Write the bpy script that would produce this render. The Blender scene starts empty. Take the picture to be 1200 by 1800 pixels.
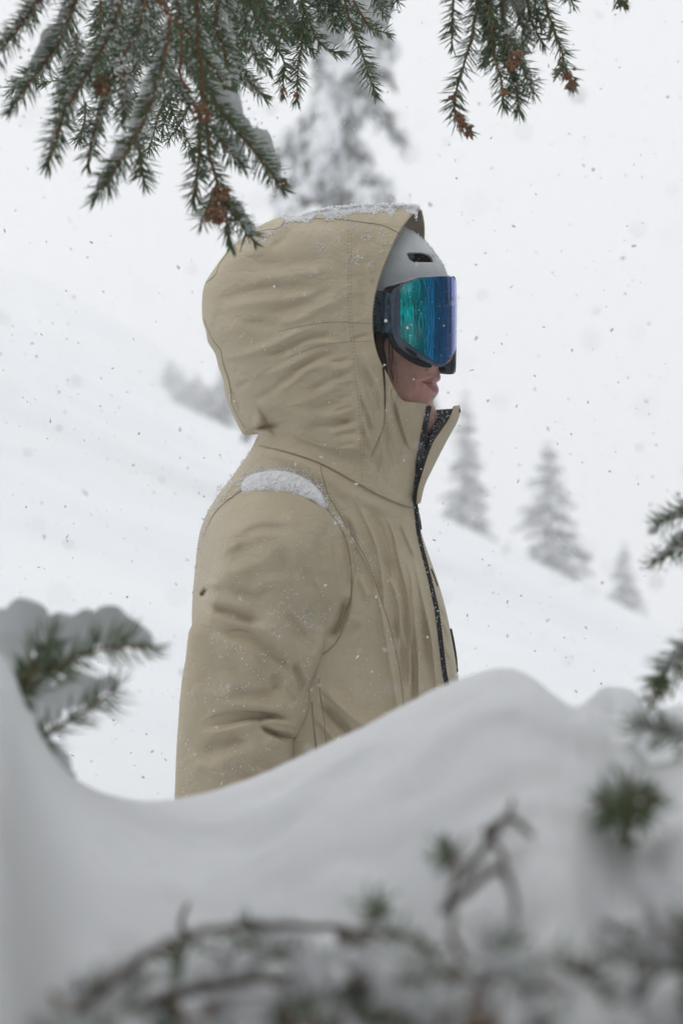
import bpy, bmesh, math, random
import numpy as np
from mathutils import Vector, Matrix, noise as mnoise

random.seed(7)
rng = np.random.default_rng(7)
R = math.radians
scene = bpy.context.scene
col = scene.collection

# ------------------------------------------------------------------ camera
CAMZ = 1.3
K = 36.0 / (85.0 * 1800.0)
cam_d = bpy.data.cameras.new('camera')
cam = bpy.data.objects.new('camera', cam_d)
col.objects.link(cam)
cam.location = (0, 0, CAMZ)
cam.rotation_euler = (R(90), 0, 0)
cam_d.sensor_fit = 'VERTICAL'
cam_d.sensor_height = 36.0
cam_d.sensor_width = 24.0
cam_d.lens = 85.0
cam_d.clip_start = 0.05
cam_d.clip_end = 1500
cam_d.dof.use_dof = True
cam_d.dof.focus_distance = 3.25
cam_d.dof.aperture_fstop = 5.8
scene.camera = cam

# ------------------------------------------------------------------ sky, sun, exposure
SUN_EL, SUN_ROT = 52.0, 200.0
world = bpy.data.worlds.new("World")
scene.world = world
world.use_nodes = True
wn, wl = world.node_tree.nodes, world.node_tree.links
wn.clear()
wo = wn.new('ShaderNodeOutputWorld')
bg = wn.new('ShaderNodeBackground')
sk = wn.new('ShaderNodeTexSky')
sk.sky_type = 'NISHITA'
sk.sun_disc = False
sk.sun_elevation = R(SUN_EL)
sk.sun_rotation = R(SUN_ROT)
sk.air_density = 1.0
sk.dust_density = 6.0
hs = wn.new('ShaderNodeHueSaturation')
hs.inputs['Saturation'].default_value = 0.12
mx = wn.new('ShaderNodeMix')            # overcast: the cloud deck evens the clear sky out
mx.data_type = 'RGBA'
mx.inputs['Factor'].default_value = 0.82
mx.inputs['B'].default_value = (10.1, 10.25, 10.4, 1)
wl.new(sk.outputs[0], hs.inputs['Color'])
wl.new(hs.outputs[0], mx.inputs['A'])
wl.new(mx.outputs['Result'], bg.inputs['Color'])
bg.inputs['Strength'].default_value = 0.1
wl.new(bg.outputs[0], wo.inputs['Surface'])

sun_d = bpy.data.lights.new('sun', 'SUN')
sun_d.energy = 0.9
sun_d.angle = R(35)
sun_d.color = (1.0, 0.97, 0.93)
sun = bpy.data.objects.new('sun', sun_d)
col.objects.link(sun)
# light arrives from behind-right of the camera, high up
az = R(SUN_ROT)
sdir = Vector((math.sin(az) * math.cos(R(SUN_EL)), math.cos(az) * math.cos(R(SUN_EL)), math.sin(R(SUN_EL))))
sun.rotation_euler = sdir.to_track_quat('Z', 'Y').to_euler()

scene.view_settings.view_transform = 'Standard'
scene.view_settings.look = 'None'
scene.view_settings.exposure = 0.12
scene.view_settings.gamma = 1.0
scene.view_settings.use_curve_mapping = False
scene.render.engine = 'CYCLES'
scene.cycles.max_bounces = 10
scene.cycles.diffuse_bounces = 4
scene.cycles.glossy_bounces = 4
scene.cycles.volume_bounces = 2
scene.cycles.use_denoising = True


def P(px, py, Y):
    return Vector(((px - 600) * K * Y, Y, CAMZ - (py - 900) * K * Y))


# ------------------------------------------------------------------ helpers: objects
def link(o, parent=None):
    col.objects.link(o)
    if parent is not None:
        o.parent = parent
        o.matrix_parent_inverse = Matrix.Translation(-parent.location)
    return o


def tag(o, label=None, cat=None, group=None, kind=None):
    if label: o['label'] = label
    if cat: o['category'] = cat
    if group: o['group'] = group
    if kind: o['kind'] = kind
    return o


def empty(name, loc):
    o = bpy.data.objects.new(name, None)
    o.empty_display_size = 0.1
    o.location = loc
    col.objects.link(o)
    return o


def mesh_obj(name, V, F, mat, parent=None, smooth=True, mats=None, midx=None):
    me = bpy.data.meshes.new(name)
    V = np.asarray(V, dtype=np.float64)
    if isinstance(F, np.ndarray):
        n, k = F.shape
        me.vertices.add(len(V)); me.vertices.foreach_set('co', V.ravel())
        me.loops.add(n * k); me.loops.foreach_set('vertex_index', F.ravel().astype(np.int32))
        me.polygons.add(n)
        me.polygons.foreach_set('loop_start', np.arange(0, n * k, k, dtype=np.int32))
        me.update(calc_edges=True)
    else:
        me.from_pydata([tuple(v) for v in V], [], F)
        me.update()
    me.polygons.foreach_set('use_smooth', [bool(smooth)] * len(me.polygons))
    for m in (mats or [mat]):
        me.materials.append(m)
    if midx is not None:
        me.polygons.foreach_set('material_index', np.asarray(midx, dtype=np.int32))
    o = bpy.data.objects.new(name, me)
    return link(o, parent)


# ------------------------------------------------------------------ helpers: materials
def mat_new(name):
    m = bpy.data.materials.new(name)
    m.use_nodes = True
    nt = m.node_tree
    b = nt.nodes['Principled BSDF']
    return m, nt, b


def noise_node(nt, scale, detail=3, rough=0.5, vec=None):
    n = nt.nodes.new('ShaderNodeTexNoise')
    n.inputs['Scale'].default_value = scale
    n.inputs['Detail'].default_value = detail
    n.inputs['Roughness'].default_value = rough
    if vec is not None:
        nt.links.new(vec, n.inputs['Vector'])
    return n


def ramp(nt, fac, stops):
    r = nt.nodes.new('ShaderNodeValToRGB')
    el = r.color_ramp.elements
    while len(el) < len(stops): el.new(0.5)
    for e, (p, c) in zip(el, stops):
        e.position = p; e.color = (*c, 1)
    nt.links.new(fac, r.inputs['Fac'])
    return r


def simple(name, c1, c2, scale=40, rough=0.7, bump=0.0, bscale=200, spec=0.3, detail=3, sheen=0.0, bdist=0.001):
    m, nt, b = mat_new(name)
    tc = nt.nodes.new('ShaderNodeTexCoord')
    n = noise_node(nt, scale, detail, vec=tc.outputs['Object'])
    r = ramp(nt, n.outputs['Fac'], [(0.3, c1), (0.7, c2)])
    nt.links.new(r.outputs['Color'], b.inputs['Base Color'])
    b.inputs['Roughness'].default_value = rough
    b.inputs['Specular IOR Level'].default_value = spec
    if sheen: b.inputs['Sheen Weight'].default_value = sheen
    if bump:
        n2 = noise_node(nt, bscale, 3, vec=tc.outputs['Object'])
        bp = nt.nodes.new('ShaderNodeBump')
        bp.inputs['Strength'].default_value = bump
        bp.inputs['Distance'].default_value = bdist
        nt.links.new(n2.outputs['Fac'], bp.inputs['Height'])
        nt.links.new(bp.outputs['Normal'], b.inputs['Normal'])
    return m


M = {}
M['snow'] = simple('snow', (0.80, 0.81, 0.83), (0.85, 0.86, 0.875), 6, 0.65, 0.35, 260, 0.25, bdist=0.002)
M['snow_soft'] = simple('snow_field', (0.70, 0.718, 0.745), (0.76, 0.775, 0.795), 0.4, 0.75, 0.25, 3, 0.2, bdist=0.05)
M['snow_grain'] = simple('snow_grain', (0.84, 0.85, 0.88), (0.91, 0.915, 0.93), 500, 0.7, 0.25, 900, 0.2, bdist=0.0006)
M['flake'] = simple('snowflake', (0.86, 0.875, 0.89), (0.9, 0.91, 0.93), 30, 0.6)
M['needle'] = simple('needle', (0.058, 0.120, 0.058), (0.165, 0.220, 0.098), 90, 0.5, spec=0.4)
M['needle_far'] = simple('needle_far', (0.025, 0.036, 0.028), (0.065, 0.075, 0.05), 3, 0.8)
M['stem'] = simple('stem', (0.17, 0.075, 0.038), (0.34, 0.165, 0.085), 120, 0.8, 0.6, 500)
M['stem_grey'] = simple('stem_grey', (0.07, 0.055, 0.045), (0.19, 0.15, 0.12), 60, 0.85, 0.7, 300)
M['bud'] = simple('bud', (0.17, 0.075, 0.035), (0.33, 0.18, 0.10), 200, 0.7, 0.4, 600)
M['bark'] = simple('bark', (0.05, 0.04, 0.033), (0.14, 0.11, 0.09), 14, 0.9, 0.9, 40, bdist=0.02)
M['seam'] = simple('seam_thread', (0.33, 0.275, 0.18), (0.40, 0.335, 0.23), 300, 0.8)
M['thread'] = simple('stitch_thread', (0.27, 0.22, 0.15), (0.33, 0.28, 0.19), 300, 0.8)
M['black_fabric'] = simple('black_fleece', (0.008, 0.009, 0.012), (0.03, 0.032, 0.04), 900, 0.9, 0.8, 1400, 0.2, sheen=0.3)
M['zip_black'] = simple('zip_black', (0.010, 0.011, 0.013), (0.022, 0.024, 0.028), 300, 0.4, spec=0.5)
M['trousers'] = simple('trouser_fabric', (0.03, 0.03, 0.033), (0.05, 0.05, 0.055), 20, 0.8, 0.4, 700)
M['hair'] = simple('hair', (0.035, 0.016, 0.009), (0.10, 0.045, 0.024), 600, 0.45, spec=0.5)
M['frame'] = simple('goggle_frame', (0.052, 0.075, 0.115), (0.070, 0.098, 0.145), 120, 0.42, spec=0.5)
M['foam'] = simple('goggle_foam', (0.010, 0.011, 0.013), (0.02, 0.022, 0.026), 900, 0.9, 0.6, 1500)
M['pull'] = simple('zip_pull', (0.02, 0.022, 0.026), (0.05, 0.055, 0.06), 200, 0.3, spec=0.6)


def jacket_mat(name, a, b_, blot=0.35):
    m, nt, b = mat_new(name)
    tc = nt.nodes.new('ShaderNodeTexCoord')
    o = tc.outputs['Object']
    n1 = noise_node(nt, 9, 4, 0.55, o)
    r1 = ramp(nt, n1.outputs['Fac'], [(0.32, a), (0.68, b_)])
    # damp blotches where snow has melted in
    n2 = noise_node(nt, 22, 3, 0.6, o)
    r2 = ramp(nt, n2.outputs['Fac'], [(0.60, (1, 1, 1)), (0.75, (0.90, 0.84, 0.80))])
    mul = nt.nodes.new('ShaderNodeMix'); mul.data_type = 'RGBA'; mul.blend_type = 'MULTIPLY'
    mul.inputs['Factor'].default_value = blot
    nt.links.new(r1.outputs['Color'], mul.inputs['A'])
    nt.links.new(r2.outputs['Color'], mul.inputs['B'])
    nt.links.new(mul.outputs['Result'], b.inputs['Base Color'])
    b.inputs['Roughness'].default_value = 0.62
    b.inputs['Specular IOR Level'].default_value = 0.28
    b.inputs['Sheen Weight'].default_value = 0.08
    # soft micro wrinkles + fine weave
    mp = nt.nodes.new('ShaderNodeMapping'); mp.inputs['Scale'].default_value = (1, 1, 1.7)
    mp.inputs['Rotation'].default_value = (0, R(-25), 0)
    nt.links.new(o, mp.inputs['Vector'])
    n3 = noise_node(nt, 38, 3, 0.5, mp.outputs['Vector'])
    n4 = noise_node(nt, 1500, 2, 0.5, o)
    b1 = nt.nodes.new('ShaderNodeBump'); b1.inputs['Distance'].default_value = 0.004; b1.inputs['Strength'].default_value = 0.42
    b2 = nt.nodes.new('ShaderNodeBump'); b2.inputs['Distance'].default_value = 0.0006; b2.inputs['Strength'].default_value = 0.6
    n5 = noise_node(nt, 13, 3, 0.55, mp.outputs['Vector'])
    sb = nt.nodes.new('ShaderNodeMath'); sb.operation = 'SUBTRACT'; sb.inputs[1].default_value = 0.5
    ab = nt.nodes.new('ShaderNodeMath'); ab.operation = 'ABSOLUTE'
    mn = nt.nodes.new('ShaderNodeMath'); mn.operation = 'MINIMUM'; mn.inputs[1].default_value = 0.05
    ml = nt.nodes.new('ShaderNodeMath'); ml.operation = 'MULTIPLY_ADD'; ml.inputs[1].default_value = 9.0
    nt.links.new(n5.outputs['Fac'], sb.inputs[0]); nt.links.new(sb.outputs[0], ab.inputs[0]); nt.links.new(ab.outputs[0], mn.inputs[0]); nt.links.new(mn.outputs[0], ml.inputs[0])
    nt.links.new(n3.outputs['Fac'], ml.inputs[2])
    nt.links.new(ml.outputs[0], b1.inputs['Height'])
    nt.links.new(n4.outputs['Fac'], b2.inputs['Height'])
    nt.links.new(b1.outputs['Normal'], b2.inputs['Normal'])
    nt.links.new(b2.outputs['Normal'], b.inputs['Normal'])
    return m


M['jacket'] = jacket_mat('jacket_fabric', (0.54, 0.462, 0.328), (0.60, 0.517, 0.377))
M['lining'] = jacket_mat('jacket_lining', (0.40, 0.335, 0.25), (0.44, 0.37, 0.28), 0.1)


def helmet_mat():
    m, nt, b = mat_new('helmet_shell')
    tc = nt.nodes.new('ShaderNodeTexCoord')
    n = noise_node(nt, 60, 4, 0.6, tc.outputs['Object'])
    r = ramp(nt, n.outputs['Fac'], [(0.35, (0.57, 0.60, 0.635)), (0.65, (0.63, 0.655, 0.685))])
    nt.links.new(r.outputs['Color'], b.inputs['Base Color'])
    b.inputs['Roughness'].default_value = 0.42
    n2 = noise_node(nt, 900, 2, 0.5, tc.outputs['Object'])
    bp = nt.nodes.new('ShaderNodeBump'); bp.inputs['Distance'].default_value = 0.0003; bp.inputs['Strength'].default_value = 0.3
    nt.links.new(n2.outputs['Fac'], bp.inputs['Height']); nt.links.new(bp.outputs['Normal'], b.inputs['Normal'])
    return m


M['helmet'] = helmet_mat()


def skin_mat():
    m, nt, b = mat_new('skin')
    tc = nt.nodes.new('ShaderNodeTexCoord')
    n = noise_node(nt, 38, 5, 0.65, tc.outputs['Object'])
    r = ramp(nt, n.outputs['Fac'], [(0.32, (0.56, 0.265, 0.225)), (0.66, (0.62, 0.365, 0.29))])
    at = nt.nodes.new('ShaderNodeAttribute'); at.attribute_name = 'lip'
    mix = nt.nodes.new('ShaderNodeMix'); mix.data_type = 'RGBA'
    mix.inputs['B'].default_value = (0.39, 0.15, 0.14, 1)
    nt.links.new(at.outputs['Fac'], mix.inputs['Factor'])
    nt.links.new(r.outputs['Color'], mix.inputs['A'])
    nt.links.new(mix.outputs['Result'], b.inputs['Base Color'])
    b.inputs['Roughness'].default_value = 0.42
    b.inputs['Subsurface Weight'].default_value = 0.12
    b.inputs['Subsurface Radius'].default_value = (0.012, 0.005, 0.003)
    b.inputs['Subsurface Scale'].default_value = 0.6
    n2 = noise_node(nt, 700, 3, 0.6, tc.outputs['Object'])
    bp = nt.nodes.new('ShaderNodeBump'); bp.inputs['Distance'].default_value = 0.0004; bp.inputs['Strength'].default_value = 0.35
    nt.links.new(n2.outputs['Fac'], bp.inputs['Height']); nt.links.new(bp.outputs['Normal'], b.inputs['Normal'])
    return m


M['skin'] = skin_mat()


def lens_mat():
    # multi-layer mirror coating: teal face-on, blue then violet at grazing angles
    m, nt, b = mat_new('mirror_lens')
    lw = nt.nodes.new('ShaderNodeLayerWeight'); lw.inputs['Blend'].default_value = 0.5
    r = ramp(nt, lw.outputs['Facing'], [(0.0, (0.01, 0.60, 0.62)), (0.06, (0.01, 0.46, 0.60)), (0.15, (0.012, 0.25, 0.52)), (0.36, (0.018, 0.16, 0.45)), (0.88, (0.14, 0.15, 0.50))])
    nt.links.new(r.outputs['Color'], b.inputs['Base Color'])
    b.inputs['Metallic'].default_value = 1.0
    b.inputs['Roughness'].default_value = 0.04
    # faint vertical waviness of the moulded lens under melt water
    tc = nt.nodes.new('ShaderNodeTexCoord')
    mp = nt.nodes.new('ShaderNodeMapping'); mp.inputs['Scale'].default_value = (125, 125, 4.5)
    nt.links.new(tc.outputs['Object'], mp.inputs['Vector'])
    n = noise_node(nt, 1.0, 4, 0.6, mp.outputs['Vector'])
    bp = nt.nodes.new('ShaderNodeBump'); bp.inputs['Distance'].default_value = 0.0013; bp.inputs['Strength'].default_value = 1.0
    nt.links.new(n.outputs['Fac'], bp.inputs['Height']); nt.links.new(bp.outputs['Normal'], b.inputs['Normal'])
    return m


M['lens'] = lens_mat()


def strap_mat():
    m, nt, b = mat_new('goggle_strap')
    tc = nt.nodes.new('ShaderNodeTexCoord')
    mp = nt.nodes.new('ShaderNodeMapping'); mp.inputs['Scale'].default_value = (1, 1, 0.45)
    nt.links.new(tc.outputs['Object'], mp.inputs['Vector'])
    n = noise_node(nt, 190, 5, 0.7, mp.outputs['Vector'])
    r = ramp(nt, n.outputs['Fac'], [(0.44, (0.006, 0.008, 0.012)), (0.50, (0.030, 0.070, 0.110)), (0.72, (0.06, 0.12, 0.17))])
    nt.links.new(r.outputs['Color'], b.inputs['Base Color'])
    b.inputs['Roughness'].default_value = 0.8
    return m


M['strap'] = strap_mat()


# ------------------------------------------------------------------ helpers: curves in the profile plane
def catmull(pts, step=5.0):
    pts = [np.array(p, float) for p in pts]
    if len(pts) == 2:
        n = max(2, int(np.linalg.norm(pts[1] - pts[0]) / step) + 1)
        return np.array([pts[0] + (pts[1] - pts[0]) * t for t in np.linspace(0, 1, n)])
    ext = [2 * pts[0] - pts[1]] + pts + [2 * pts[-1] - pts[-2]]
    out = []
    for i in range(1, len(ext) - 2):
        p0, p1, p2, p3 = ext[i - 1:i + 3]
        n = max(2, int(np.linalg.norm(p2 - p1) / step) + 1)
        for t in np.linspace(0, 1, n, endpoint=False):
            out.append(0.5 * ((2 * p1) + (-p0 + p2) * t + (2 * p0 - 5 * p1 + 4 * p2 - p3) * t * t + (-p0 + 3 * p1 - 3 * p2 + p3) * t ** 3))
    out.append(pts[-1])
    return np.array(out)


def outline(segs, step=5.0):
    """segs: [(points, closed_flag)], end to end. -> vertices, per-edge flag"""
    V, Fl = [], []
    for pts, c in segs:
        q = catmull(pts, step)
        for k in range(len(q) - 1):
            V.append(q[k]); Fl.append(c)
    return np.array(V), np.array(Fl)


def inside(Q, V):
    if Q.ndim == 3 and Q.shape[0] > 1 and Q.shape[1] > 1:      # regular grid: one scan per column of constant x
        xs = Q[:, 0, 0]; ys = Q[0, :, 1]
        out = np.zeros(Q.shape[:2], bool)
        x0 = V[:, 0]; y0 = V[:, 1]; x1 = np.roll(x0, -1); y1 = np.roll(y0, -1)
        for i, xv in enumerate(xs):
            m = (x0 > xv) != (x1 > xv)
            if not m.any(): continue
            yc = np.sort(y0[m] + (xv - x0[m]) / (x1[m] - x0[m]) * (y1[m] - y0[m]))
            out[i] = (np.searchsorted(yc, ys) % 2) == 1
        return out
    x, y = Q[..., 0], Q[..., 1]
    r = np.zeros(x.shape, bool)
    n = len(V)
    for i in range(n):
        x0, y0 = V[i]; x1, y1 = V[(i + 1) % n]
        if y0 == y1: continue
        c = ((y0 > y) != (y1 > y))
        r ^= c & (x < (x1 - x0) * (y - y0) / (y1 - y0) + x0)
    return r


def seg_dist(Q, A, B):
    d = B - A
    L = (d * d).sum() + 1e-12
    t = np.clip(((Q - A) @ d) / L, 0, 1)
    C = A + t[:, None] * d
    e = Q - C
    dist = np.sqrt((e * e).sum(1))
    side = -d[1] * e[:, 0] + d[0] * e[:, 1]
    return dist, C, t, side


def poly_near(Q, V, flags=None, only=None, closed=True):
    """nearest point on an outline; returns dist, point, flag"""
    n = len(V)
    m_ = n if closed else n - 1
    idx = [i for i in range(m_) if only is None or flags[i] == only]
    A = V[idx].astype(np.float32); B = V[[(i + 1) % n for i in idx]].astype(np.float32)
    D_ = B - A; L_ = (D_ * D_).sum(1) + 1e-12
    bp = np.zeros((len(Q), 2)); best = np.zeros(len(Q)); bi = np.zeros(len(Q), int)
    Qf = np.asarray(Q, np.float32)
    for s0 in range(0, len(Q), 4096):
        q = Qf[s0:s0 + 4096]
        ex = q[:, 0:1] - A[None, :, 0]; ey = q[:, 1:2] - A[None, :, 1]
        t = np.clip((ex * D_[:, 0] + ey * D_[:, 1]) / L_, 0, 1)
        ex -= t * D_[:, 0]; ey -= t * D_[:, 1]
        bi[s0:s0 + 4096] = (ex * ex + ey * ey).argmin(1)
    A = V[idx].astype(float); B = V[[(i + 1) % n for i in idx]].astype(float)
    a = A[bi]; d = B[bi] - a
    t = np.clip(((Q - a) * d).sum(1) / ((d * d).sum(1) + 1e-12), 0, 1)
    bp = a + t[:, None] * d
    best = np.sqrt(((Q - bp) ** 2).sum(1))
    bf = np.asarray(flags)[np.array(idx)[bi]] if flags is not None else np.zeros(len(Q), bool)
    return best, bp, bf
    best = np.full(len(Q), 1e9); bp = np.zeros_like(Q); bf = np.zeros(len(Q), bool)
    for i in range(n if closed else n - 1):
        if only is not None and flags[i] != only: continue
        d, C, t, s = seg_dist(Q, V[i], V[(i + 1) % n])
        m = d < best
        best[m] = d[m]; bp[m] = C[m]
        if flags is not None: bf[m] = flags[i]
    return best, bp, bf


class Inflate:
    """round, pillow-like thickness over an outline (solution of a membrane equation)"""
    def __init__(s, pts_segs, g=4):
        s.V = np.concatenate([catmull(p, 6)[:-1] for p in pts_segs]) if isinstance(pts_segs[0][0], (list, tuple)) else catmull(pts_segs + [pts_segs[0]], 6)[:-1]
        lo = s.V.min(0) - 24; hi = s.V.max(0) + 24
        s.lo = lo
        F = None
        for step in (16, 8, g):
            nx = int((hi[0] - lo[0]) / step) + 2; ny = int((hi[1] - lo[1]) / step) + 2
            X, Yg = np.meshgrid(lo[0] + np.arange(nx) * step, lo[1] + np.arange(ny) * step, indexing='ij')
            m = inside(np.stack([X, Yg], -1), s.V)
            m[0] = m[-1] = False; m[:, 0] = m[:, -1] = False
            if F is None:
                f = np.zeros((nx, ny))
            else:
                f = s._bil(F, ps, np.stack([X, Yg], -1).reshape(-1, 2)).reshape(nx, ny)
            f *= m
            for it in range(500 if step == 16 else 120):
                g4 = np.zeros_like(f)
                g4[1:-1, 1:-1] = 0.25 * (f[:-2, 1:-1] + f[2:, 1:-1] + f[1:-1, :-2] + f[1:-1, 2:] + step * step)
                f = g4 * m
            F, ps = f, step
        s.F, s.g = F, g
        s.Vc = s.V

    def _bil(s, F, g, Q):
        u = (Q[:, 0] - s.lo[0]) / g; v = (Q[:, 1] - s.lo[1]) / g
        u = np.clip(u, 0, F.shape[0] - 1.001); v = np.clip(v, 0, F.shape[1] - 1.001)
        i = u.astype(int); j = v.astype(int); a = u - i; b = v - j
        return F[i, j] * (1 - a) * (1 - b) + F[i + 1, j] * a * (1 - b) + F[i, j + 1] * (1 - a) * b + F[i + 1, j + 1] * a * b

    def r(s, Q):
        """radius in px at points Q"""
        f = s._bil(s.F, s.g, Q)
        D = 12.0
        sel = np.where(f < 1300)[0]
        if len(sel):
            Qs = Q[sel]
            fs = f[sel]
            d, b, _ = poly_near(Qs, s.Vc)
            ins = inside(Qs, s.Vc)
            nr = (d < D) & (d > 1e-6)
            if nr.any():
                q = b[nr] + (Qs[nr] - b[nr]) / d[nr, None] * D
                fs[nr] = s._bil(s.F, s.g, q) * d[nr] / D
            fs[(~ins) | (d <= 1e-3)] = 0
            f[sel] = fs
        return np.sqrt(np.maximum(2 * f, 0))


def smooth01(t):
    t = np.clip(t, 0, 1)
    return t * t * (3 - 2 * t)


def strokes(Q, L):
    """folds: (points, height_mm, width left, width right of travel [, end taper]) -> metres towards the camera"""
    out = np.zeros(len(Q))
    for s in L:
        pts, A, wl_, wr_ = s[:4]
        tap = s[4] if len(s) > 4 else 0.3
        c = catmull(pts, 6)
        m = 2.6 * max(wl_, wr_)
        lo = c.min(0) - m; hi = c.max(0) + m
        sel = np.where((Q[:, 0] > lo[0]) & (Q[:, 0] < hi[0]) & (Q[:, 1] > lo[1]) & (Q[:, 1] < hi[1]))[0]
        if not len(sel): continue
        q = Q[sel]
        best = np.full(len(q), 1e9); tt = np.zeros(len(q)); ss = np.zeros(len(q))
        seglen = np.linalg.norm(np.diff(c, axis=0), axis=1); cum = np.concatenate([[0], np.cumsum(seglen)])
        for i in range(len(c) - 1):
            d, C, t, sd = seg_dist(q, c[i], c[i + 1])
            mm = d < best
            best[mm] = d[mm]; tt[mm] = (cum[i] + t[mm] * seglen[i]) / cum[-1]; ss[mm] = sd[mm]
        w = np.where(ss > 0, wr_, wl_)
        env = smooth01(np.minimum(tt, 1 - tt) / tap) if tap > 0 else 1.0
        out[sel] += A * 0.001 * np.exp(-(best / w) ** 2 * 1.2) * env
    return out


def vnoise(Q, scale, seed, ang=0.0, stretch=1.0):
    """smooth value noise, optionally stretched along a direction"""
    ca, sa = math.cos(ang), math.sin(ang)
    u = (Q[:, 0] * ca + Q[:, 1] * sa) / (scale * stretch); v = (-Q[:, 0] * sa + Q[:, 1] * ca) / scale
    tab = np.random.default_rng(seed).random((64, 64))
    i = np.floor(u).astype(int); j = np.floor(v).astype(int)
    a = u - i; b = v - j
    a = a * a * a * (a * (a * 6 - 15) + 10); b = b * b * b * (b * (b * 6 - 15) + 10)
    g = lambda x, y: tab[x % 64, y % 64]
    return (g(i, j) * (1 - a) * (1 - b) + g(i + 1, j) * a * (1 - b) + g(i, j + 1) * (1 - a) * b + g(i + 1, j + 1) * a * b) * 2 - 1


def sheet(segs, hfun, plane, sign=-1, step=1.5):
    """mesh of one side of a garment: grid clipped to the outline; returns V(px,py,Y), faces"""
    V, Fl = outline(segs, 4)
    lo = np.floor(V.min(0) / step) * step - step; hi = V.max(0) + step
    nx = int((hi[0] - lo[0]) / step) + 2; ny = int((hi[1] - lo[1]) / step) + 2
    X, Yg = np.meshgrid(lo[0] + np.arange(nx) * step, lo[1] + np.arange(ny) * step, indexing='ij')
    Q = np.stack([X, Yg], -1)
    ins = inside(Q, V)
    flat = Q.reshape(-1, 2)
    near = np.zeros(nx * ny, bool)
    cand = ins.copy()
    # a ring of nodes just outside
    g = np.zeros_like(ins); g[1:-1, 1:-1] = ins[:-2, 1:-1] | ins[2:, 1:-1] | ins[1:-1, :-2] | ins[1:-1, 2:]
    ring = (g & ~ins).ravel()
    idx = np.where(ring)[0]
    d, b, f = poly_near(flat[idx], V, Fl)
    keep = ins.ravel().copy()
    keep[idx[d < 0.5 * step]] = True
    kg = keep.reshape(nx, ny)
    cell = kg[:-1, :-1] & kg[1:, :-1] & kg[:-1, 1:] & kg[1:, 1:]
    I, J = np.where(cell)
    id_ = lambda a, c: a * ny + c
    F = np.stack([id_(I, J), id_(I + 1, J), id_(I + 1, J + 1), id_(I, J + 1)], 1)
    used = np.zeros(nx * ny, int)
    np.add.at(used, F.ravel(), 1)
    bnd = (used > 0) & (used < 4)
    bi = np.where(bnd)[0]
    d, b, f = poly_near(flat[bi], V, Fl)
    pos = flat.copy()
    pos[bi] = b
    u = used > 0
    remap = np.cumsum(u) - 1
    Qn = pos[u]
    closed_edge = np.zeros(nx * ny, bool); closed_edge[bi[f]] = True
    ce = closed_edge[u]
    h = hfun(Qn)
    h[ce] = 0
    Yv = plane(Qn) + sign * h
    Fm = remap[F]
    if sign < 0: Fm = Fm[:, ::-1]
    return Qn, Yv, Fm, ce


def to_world(Q, Y):
    return np.stack([(Q[:, 0] - 600) * K * Y, Y, CAMZ - (Q[:, 1] - 900) * K * Y], 1)


def shell(name, near, far, mat, parent, thick=0.0, extra_attr=None, mats=None, midx_fun=None):
    """join near and far sides where they share the silhouette"""
    Qn, Yn, Fn, cn = near
    Vn = to_world(Qn, Yn)
    if far is not None:
        Qf, Yf, Ff, cf = far
        Vf = to_world(Qf, Yf)
        key = {}
        for i in np.where(cn)[0]:
            key[(round(Qn[i, 0], 2), round(Qn[i, 1], 2))] = i
        base = len(Vn)
        mp = np.arange(len(Vf)) + base
        for i in np.where(cf)[0]:
            k = (round(Qf[i, 0], 2), round(Qf[i, 1], 2))
            if k in key: mp[i] = key[k]
        V = np.concatenate([Vn, Vf]); F = np.concatenate([Fn, mp[Ff]])
        Qa = np.concatenate([Qn, Qf])
    else:
        V, F, Qa = Vn, Fn, Qn
    midx = midx_fun(Qa[F].mean(1)) if midx_fun else None
    o = mesh_obj(name, V, F.astype(np.int32), mat, parent, mats=mats, midx=midx)
    if extra_attr:
        for an, fn in extra_attr.items():
            a = o.data.attributes.new(an, 'FLOAT', 'POINT')
            a.data.foreach_set('value', fn(Qa).astype(np.float32))
    if thick:
        md = o.modifiers.new('thickness', 'SOLIDIFY'); md.thickness = thick; md.offset = -1
    return o


def tube(pts, rad, sides=8, closed_ends=True):
    """pts Nx3 arrays, rad scalar or list; returns V, F(list)"""
    pts = [Vector(p) for p in pts]
    n = len(pts)
    if not hasattr(rad, '__len__'): rad = [rad] * n
    V, F = [], []
    up = Vector((0.13, 0.31, 0.94))
    for i in range(n):
        t = (pts[min(i + 1, n - 1)] - pts[max(i - 1, 0)])
        if t.length < 1e-9: t = Vector((0, 0, 1))
        t.normalize()
        a = t.cross(up)
        if a.length < 1e-4: a = t.cross(Vector((1, 0, 0)))
        a.normalize(); b = t.cross(a)
        for k in range(sides):
            w = 2 * math.pi * k / sides
            V.append(pts[i] + (a * math.cos(w) + b * math.sin(w)) * rad[i])
    for i in range(n - 1):
        for k in range(sides):
            k2 = (k + 1) % sides
            F.append((i * sides + k, i * sides + k2, (i + 1) * sides + k2, (i + 1) * sides + k))
    if closed_ends:
        F.append(tuple(range(sides))[::-1]); F.append(tuple((n - 1) * sides + k for k in range(sides)))
    return V, F


class Buf:
    def __init__(s): s.V = []; s.F = []
    def add(s, V, F):
        b = len(s.V); s.V.extend(V); s.F.extend([tuple(i + b for i in f) for f in F]); return s
    def build(s, name, mat, parent=None, smooth=True):
        return mesh_obj(name, [tuple(v) for v in s.V], s.F, mat, parent, smooth)


def ico(rad, sub=1):
    bm = bmesh.new(); bmesh.ops.create_icosphere(bm, subdivisions=sub, radius=rad)
    V = np.array([v.co[:] for v in bm.verts]); F = np.array([[v.index for v in f.verts] for f in bm.faces]); bm.free()
    return V, F


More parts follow.
